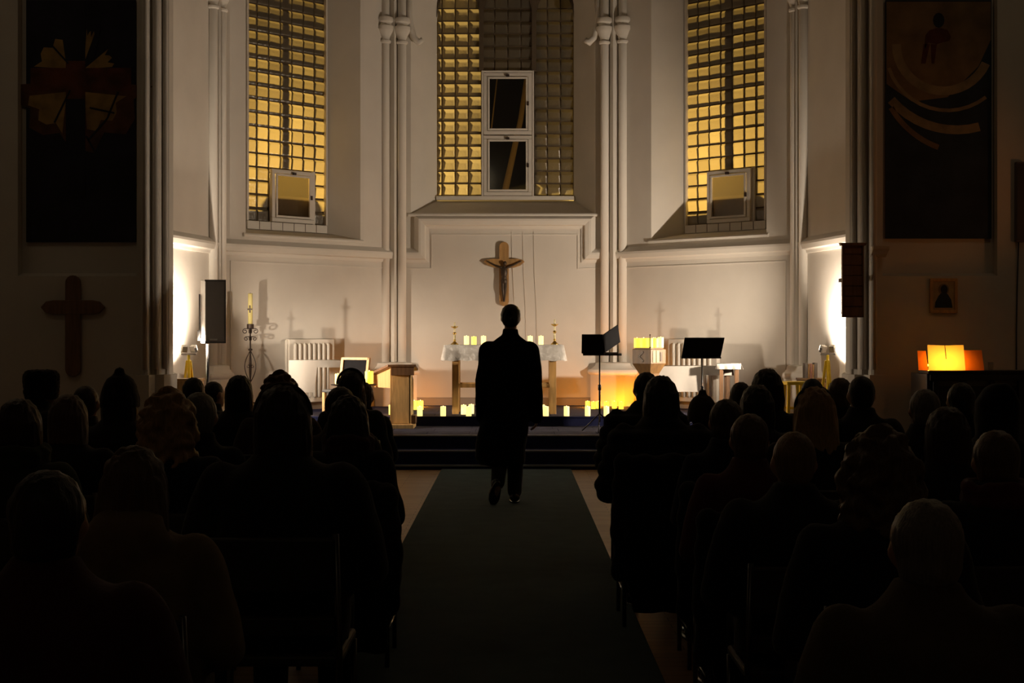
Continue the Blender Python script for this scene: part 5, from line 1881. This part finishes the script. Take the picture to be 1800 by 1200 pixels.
PEOPLE = [
    # left block
    ('person with short hair and a pale green scarf at the left edge', 33, 697, 5.7, 'bob', 'brown', 'coat', 'green', 0, None, 'black', 'green'),
    ('person in a tall dark fur hat, face turned right, far left', 70, 648, 9.3, 'short', 'black', 'coat', 'black', -0.9, 'fur', 'black'),
    ('person with light brown bobbed hair in front of the fur-hatted person', 120, 690, 6.6, 'bob', 'lightbrown', 'coat', 'black'),
    ('person with cropped brown hair below the plain wooden cross', 150, 673, 8.4, 'cropped', 'brown', 'slim', 'charcoal'),
    ('person in a dark knitted hat with a bobble at the left', 210, 648, 7.5, 'bob', 'black', 'bulky', 'black', 0, 'beanie', 'black'),
    ('person with curly blonde hair left of the aisle', 296, 681, 5.7, 'curly', 'blonde', 'coat', 'navy'),
    ('person with short grey hair right of the curly blonde person', 350, 684, 6.6, 'short', 'grey', 'slim', 'black'),
    ('person with short black hair below the left work lamp', 340, 660, 10.2, 'short', 'black', 'coat', 'black'),
    ('small person with dark hair turned right below the loudspeaker', 374, 667, 11.1, 'cropped', 'black', 'slim', 'black', -0.7),
    ('person with smooth black hair below the paschal candle stand', 420, 657, 9.3, 'bob', 'black', 'coat', 'black'),
    ('person with wide auburn hair below the left radiator', 492, 651, 8.4, 'curly', 'auburn', 'coat', 'brown'),
    ('broad person in a black coat with smooth dark hair and thin headband, left', 497, 671, 4.8, 'bob', 'black', 'bulky', 'black', 0, 'headband', 'grey'),
    ('person with dark hair left of the sloping desk, third from the aisle', 598, 675, 7.5, 'short', 'black', 'slim', 'brown'),
    ('person with long dark hair and reddish scarf at the left aisle', 612, 691, 6.6, 'long', 'black', 'slim', 'black', 0, None, 'black', 'red'),
    ('person with headband in front of the wooden chancel chair', 617, 646, 9.3, 'short', 'black', 'slim', 'charcoal', 0, 'headband', 'grey'),
    ('person with fair hair tied back near the low candle stand', 638, 668, 10.2, 'pony', 'lightbrown', 'slim', 'black'),
    ('person with long light brown hair in a beige jacket, lower left', 235, 779, 3.9, 'long', 'lightbrown', 'hooded', 'beige'),
    ('person in dark red at the bottom left corner', 82, 815, 3.0, 'short', 'black', 'bulky', 'red'),
    # right block
    ('person with short dark hair at the right aisle nearest the altar', 1136, 650, 9.3, 'short', 'black', 'puffer', 'black'),
    ('person with smooth dark hair in a black puffer coat at the right aisle', 1162, 657, 7.5, 'bob', 'black', 'puffer', 'black'),
    ('person in a peaked knitted hat below the right music stand', 1235, 686, 8.4, 'short', 'black', 'slim', 'navy', 0, 'beanie', 'brown'),
    ('small person with brown hair below the right side table', 1302, 668, 10.2, 'short', 'brown', 'slim', 'charcoal'),
    ('person with tall rounded black hair left of the yellow stool', 1349, 645, 8.4, 'bob', 'black', 'coat', 'black'),
    ('person with black hair in front of the tall-haired person, right block', 1331, 673, 7.5, 'bob', 'black', 'coat', 'black'),
    ('person with brown hair half hidden beside the peaked hat', 1277, 696, 6.6, 'short', 'brown', 'slim', 'navy'),
    ('person with greying hair in a burgundy top right of the aisle', 1318, 721, 5.7, 'short', 'lightbrown', 'coat', 'burgundy'),
    ('person with pale short hair in front of the burgundy top', 1397, 751, 4.8, 'cropped', 'fair', 'bulky', 'black'),
    ('person with long blonde hair and a headband, right block', 1432, 676, 6.6, 'long', 'blonde', 'coat', 'black', 0, 'headband', 'grey'),
    ('person with dark hair right of the yellow stool', 1428, 662, 10.2, 'short', 'black', 'slim', 'charcoal'),
    ('person with light brown hair below the right work lamp', 1477, 660, 9.3, 'short', 'lightbrown', 'slim', 'charcoal'),
    ('person with dark cropped hair and broad shoulders left of the piano', 1515, 656, 8.4, 'cropped', 'black', 'coat', 'black'),
    ('person with long wavy brown hair in front, right block', 1546, 747, 3.9, 'curly', 'lightbrown', 'coat', 'black'),
    ('person with short grey hair in an olive jacket, nearest at lower right', 1630, 866, 3.0, 'short', 'grey', 'bulky', 'olive'),
    ('person with light brown hair at the right edge, third row', 1752, 749, 4.8, 'short', 'lightbrown', 'coat', 'black', 0, None, 'black', 'burgundy'),
    ('person with dark bobbed hair below the piano end', 1666, 711, 5.7, 'bob', 'brown', 'coat', 'black'),
    ('person with black hair directly below the glowing music', 1690, 668, 8.4, 'short', 'black', 'coat', 'black'),
    ('person with grey streaked hair below the left end of the piano', 1626, 679, 7.5, 'short', 'grey', 'coat', 'black'),
    ('person with a black hood up at the far right', 1752, 671, 6.6, 'short', 'black', 'bulky', 'black', 0, 'hood', 'black'),
]
ME['draped'] = draped_coat_mesh()
DRAPED = {'person with smooth dark hair in a black puffer coat': 'dark coat hung over the chair back at the right aisle',
          'person with greying hair in a burgundy top': 'dark coat hung behind the person in the burgundy top',
          'person with brown hair half hidden': 'dark coat hung behind the half hidden brown-haired person',
          'person with long dark hair and reddish scarf': 'dark coat hung over the chair back at the left aisle'}
cp = chair_proto()
first = True
for t in PEOPLE:
    e, x, s = person(*t)
    c = cp if first else copy_tree(cp)
    first = False
    c.location = (x, t[3], 0)
    c.scale = (s, s, s)
    tag(c, None, 'chair', 'congregation chairs')
    for kk, lbl in DRAPED.items():
        if t[0].startswith(kk):
            dc = mesh_obj('draped_coat', ME['draped'], CM['black'], None)
            dc.location = (x, t[3], 0)
            dc.scale = (s, s, s)
            tag(dc, lbl, 'coat', 'coats on chair backs')
    c['label'] = 'metal chair of the ' + (t[0][7:] if t[0].startswith('person ') else t[0])
    c['label'] = c['label'].replace('of the with', 'of the person with').replace('of the in', 'of the person in')
    if len(c['label'].split()) > 16:
        c['label'] = c['label'].replace('metal chair of the', 'chair under').replace(' at the left edge', ' far left').replace(' at the right aisle', ', right aisle').replace(' and thin headband', '')

# ------------------------------------------------------------------ the walking man
MX, MY = -0.012, 12.7
wm = empty('person', (MX, MY, 0), 0, 'man in a long black coat walking up the aisle, seen from behind', 'person')
m = MB()
m.loft([ering(0, 0, z, rx, ry) for z, rx, ry in ((0.84, 0.15, 0.11), (1.0, 0.14, 0.10), (1.2, 0.15, 0.10), (1.38, 0.17, 0.10), (1.46, 0.11, 0.07))])
m.limb([((0, -0.01, 1.42), 0.058), ((0, 0.005, 1.58), 0.056)])
add_head(m, (0.0, 0.015, 1.665), 1.02)
for k in (-1, 1):
    m.limb([((k * 0.165, 0, 1.40), 0.055), ((k * 0.225, -0.02, 1.10), 0.042), ((k * 0.235, 0.03, 0.82), 0.030)])
m.limb([((0.07, 0, 0.88), 0.085), ((0.045, 0.06, 0.48), 0.055), ((0.035, 0.03, 0.10), 0.042)])
m.limb([((-0.08, 0, 0.88), 0.085), ((-0.09, 0.02, 0.48), 0.055), ((-0.115, -0.25, 0.19), 0.042)])
m.limb([((-0.118, -0.25, 0.17), 0.035), ((-0.13, -0.14, 0.05), 0.025)])
m.limb([((0.035, 0.02, 0.05), 0.035), ((0.04, 0.14, 0.03), 0.025)])
me = remesh(m, 0.011, 3)
me.materials.append(M['skin'])
me.materials.append(M['eye'])
h = MB()
add_fingers(h, (0.237, 0.035, 0.81), (-0.05, 0.15, -1), (1, 0, 0), (0, 1, 0.1), 0.7)
add_fingers(h, (-0.237, 0.035, 0.81), (0.05, 0.15, -1), (-1, 0, 0), (0, 1, 0.1), 0.7)
append_raw(me, h, 0)
ey = MB()
for k in (-1, 1):
    ey.ell((k * 0.032, 0.095, 1.67), (0.013, 0.010, 0.009), 8, 6)
append_raw(me, ey, 1)
mesh_obj('body', me, M['skin'], wm)
m = MB()
m.loft([ering(cx_, cy, z, rx, ry, 28) for z, cx_, rx, cy, ry in ((0.355, -0.075, 0.200, -0.02, 0.17), (0.42, -0.095, 0.225, -0.02, 0.18), (0.52, -0.09, 0.228, -0.015, 0.18), (0.75, -0.05, 0.215, 0, 0.16),
                                                                (1.0, -0.02, 0.195, 0, 0.14), (1.20, -0.012, 0.205, -0.005, 0.135), (1.36, -0.012, 0.212, -0.01, 0.122), (1.43, -0.01, 0.175, -0.01, 0.10),
                                                                (1.475, -0.006, 0.115, -0.008, 0.085), (1.505, 0, 0.075, 0, 0.073))])
for k in (-1, 1):
    m.limb([((k * 0.185 - 0.012, -0.01, 1.375), 0.082), ((k * 0.232 - 0.014, -0.025, 1.10), 0.068), ((k * 0.240 - 0.012, 0.02, 0.775), 0.060)], 14)
m.loft([ering(0, 0.0, z, rx, ry) for z, rx, ry in ((1.46, 0.09, 0.085), (1.52, 0.073, 0.075), (1.565, 0.070, 0.073))])
mesh_obj('long_coat', remesh(m, 0.012, 3, lumps=0.012, lfreq=7), M['coat_walk'], wm)
m = MB()
m.limb([((0.06, 0, 0.80), 0.10), ((0.045, 0.06, 0.48), 0.078), ((0.036, 0.02, 0.11), 0.066)])
m.limb([((-0.08, 0, 0.80), 0.10), ((-0.09, 0.02, 0.48), 0.078), ((-0.112, -0.23, 0.215), 0.063)])
mesh_obj('trousers', remesh(m, 0.012, 3), M['trouser'], wm)
m = MB()
m.ell((0, -0.003, 1.690), (0.090, 0.099, 0.094)).ell((0, -0.02, 1.650), (0.084, 0.083, 0.080)).ell((0, -0.02, 1.715), (0.078, 0.085, 0.068))
mesh_obj('hair', remesh(m, 0.008, 2, strands=0.004, sfreq=(90, 90, 30)), HM['black'], wm)
so = mesh_obj('shoe', ME['shoe'], M['shoe'], wm)
so.location = (0.036, 0.02, 0.012)
so.scale = (1.1, 1.05, 1.1)
so2 = mesh_obj('shoe', ME['shoe'], M['shoe'], wm)
so2.scale = (1.15, 1.15, 1.1)
so2.rotation_euler = (math.radians(-52), math.radians(4), math.radians(10))
so2.location = (-0.125, -0.265, 0.155)
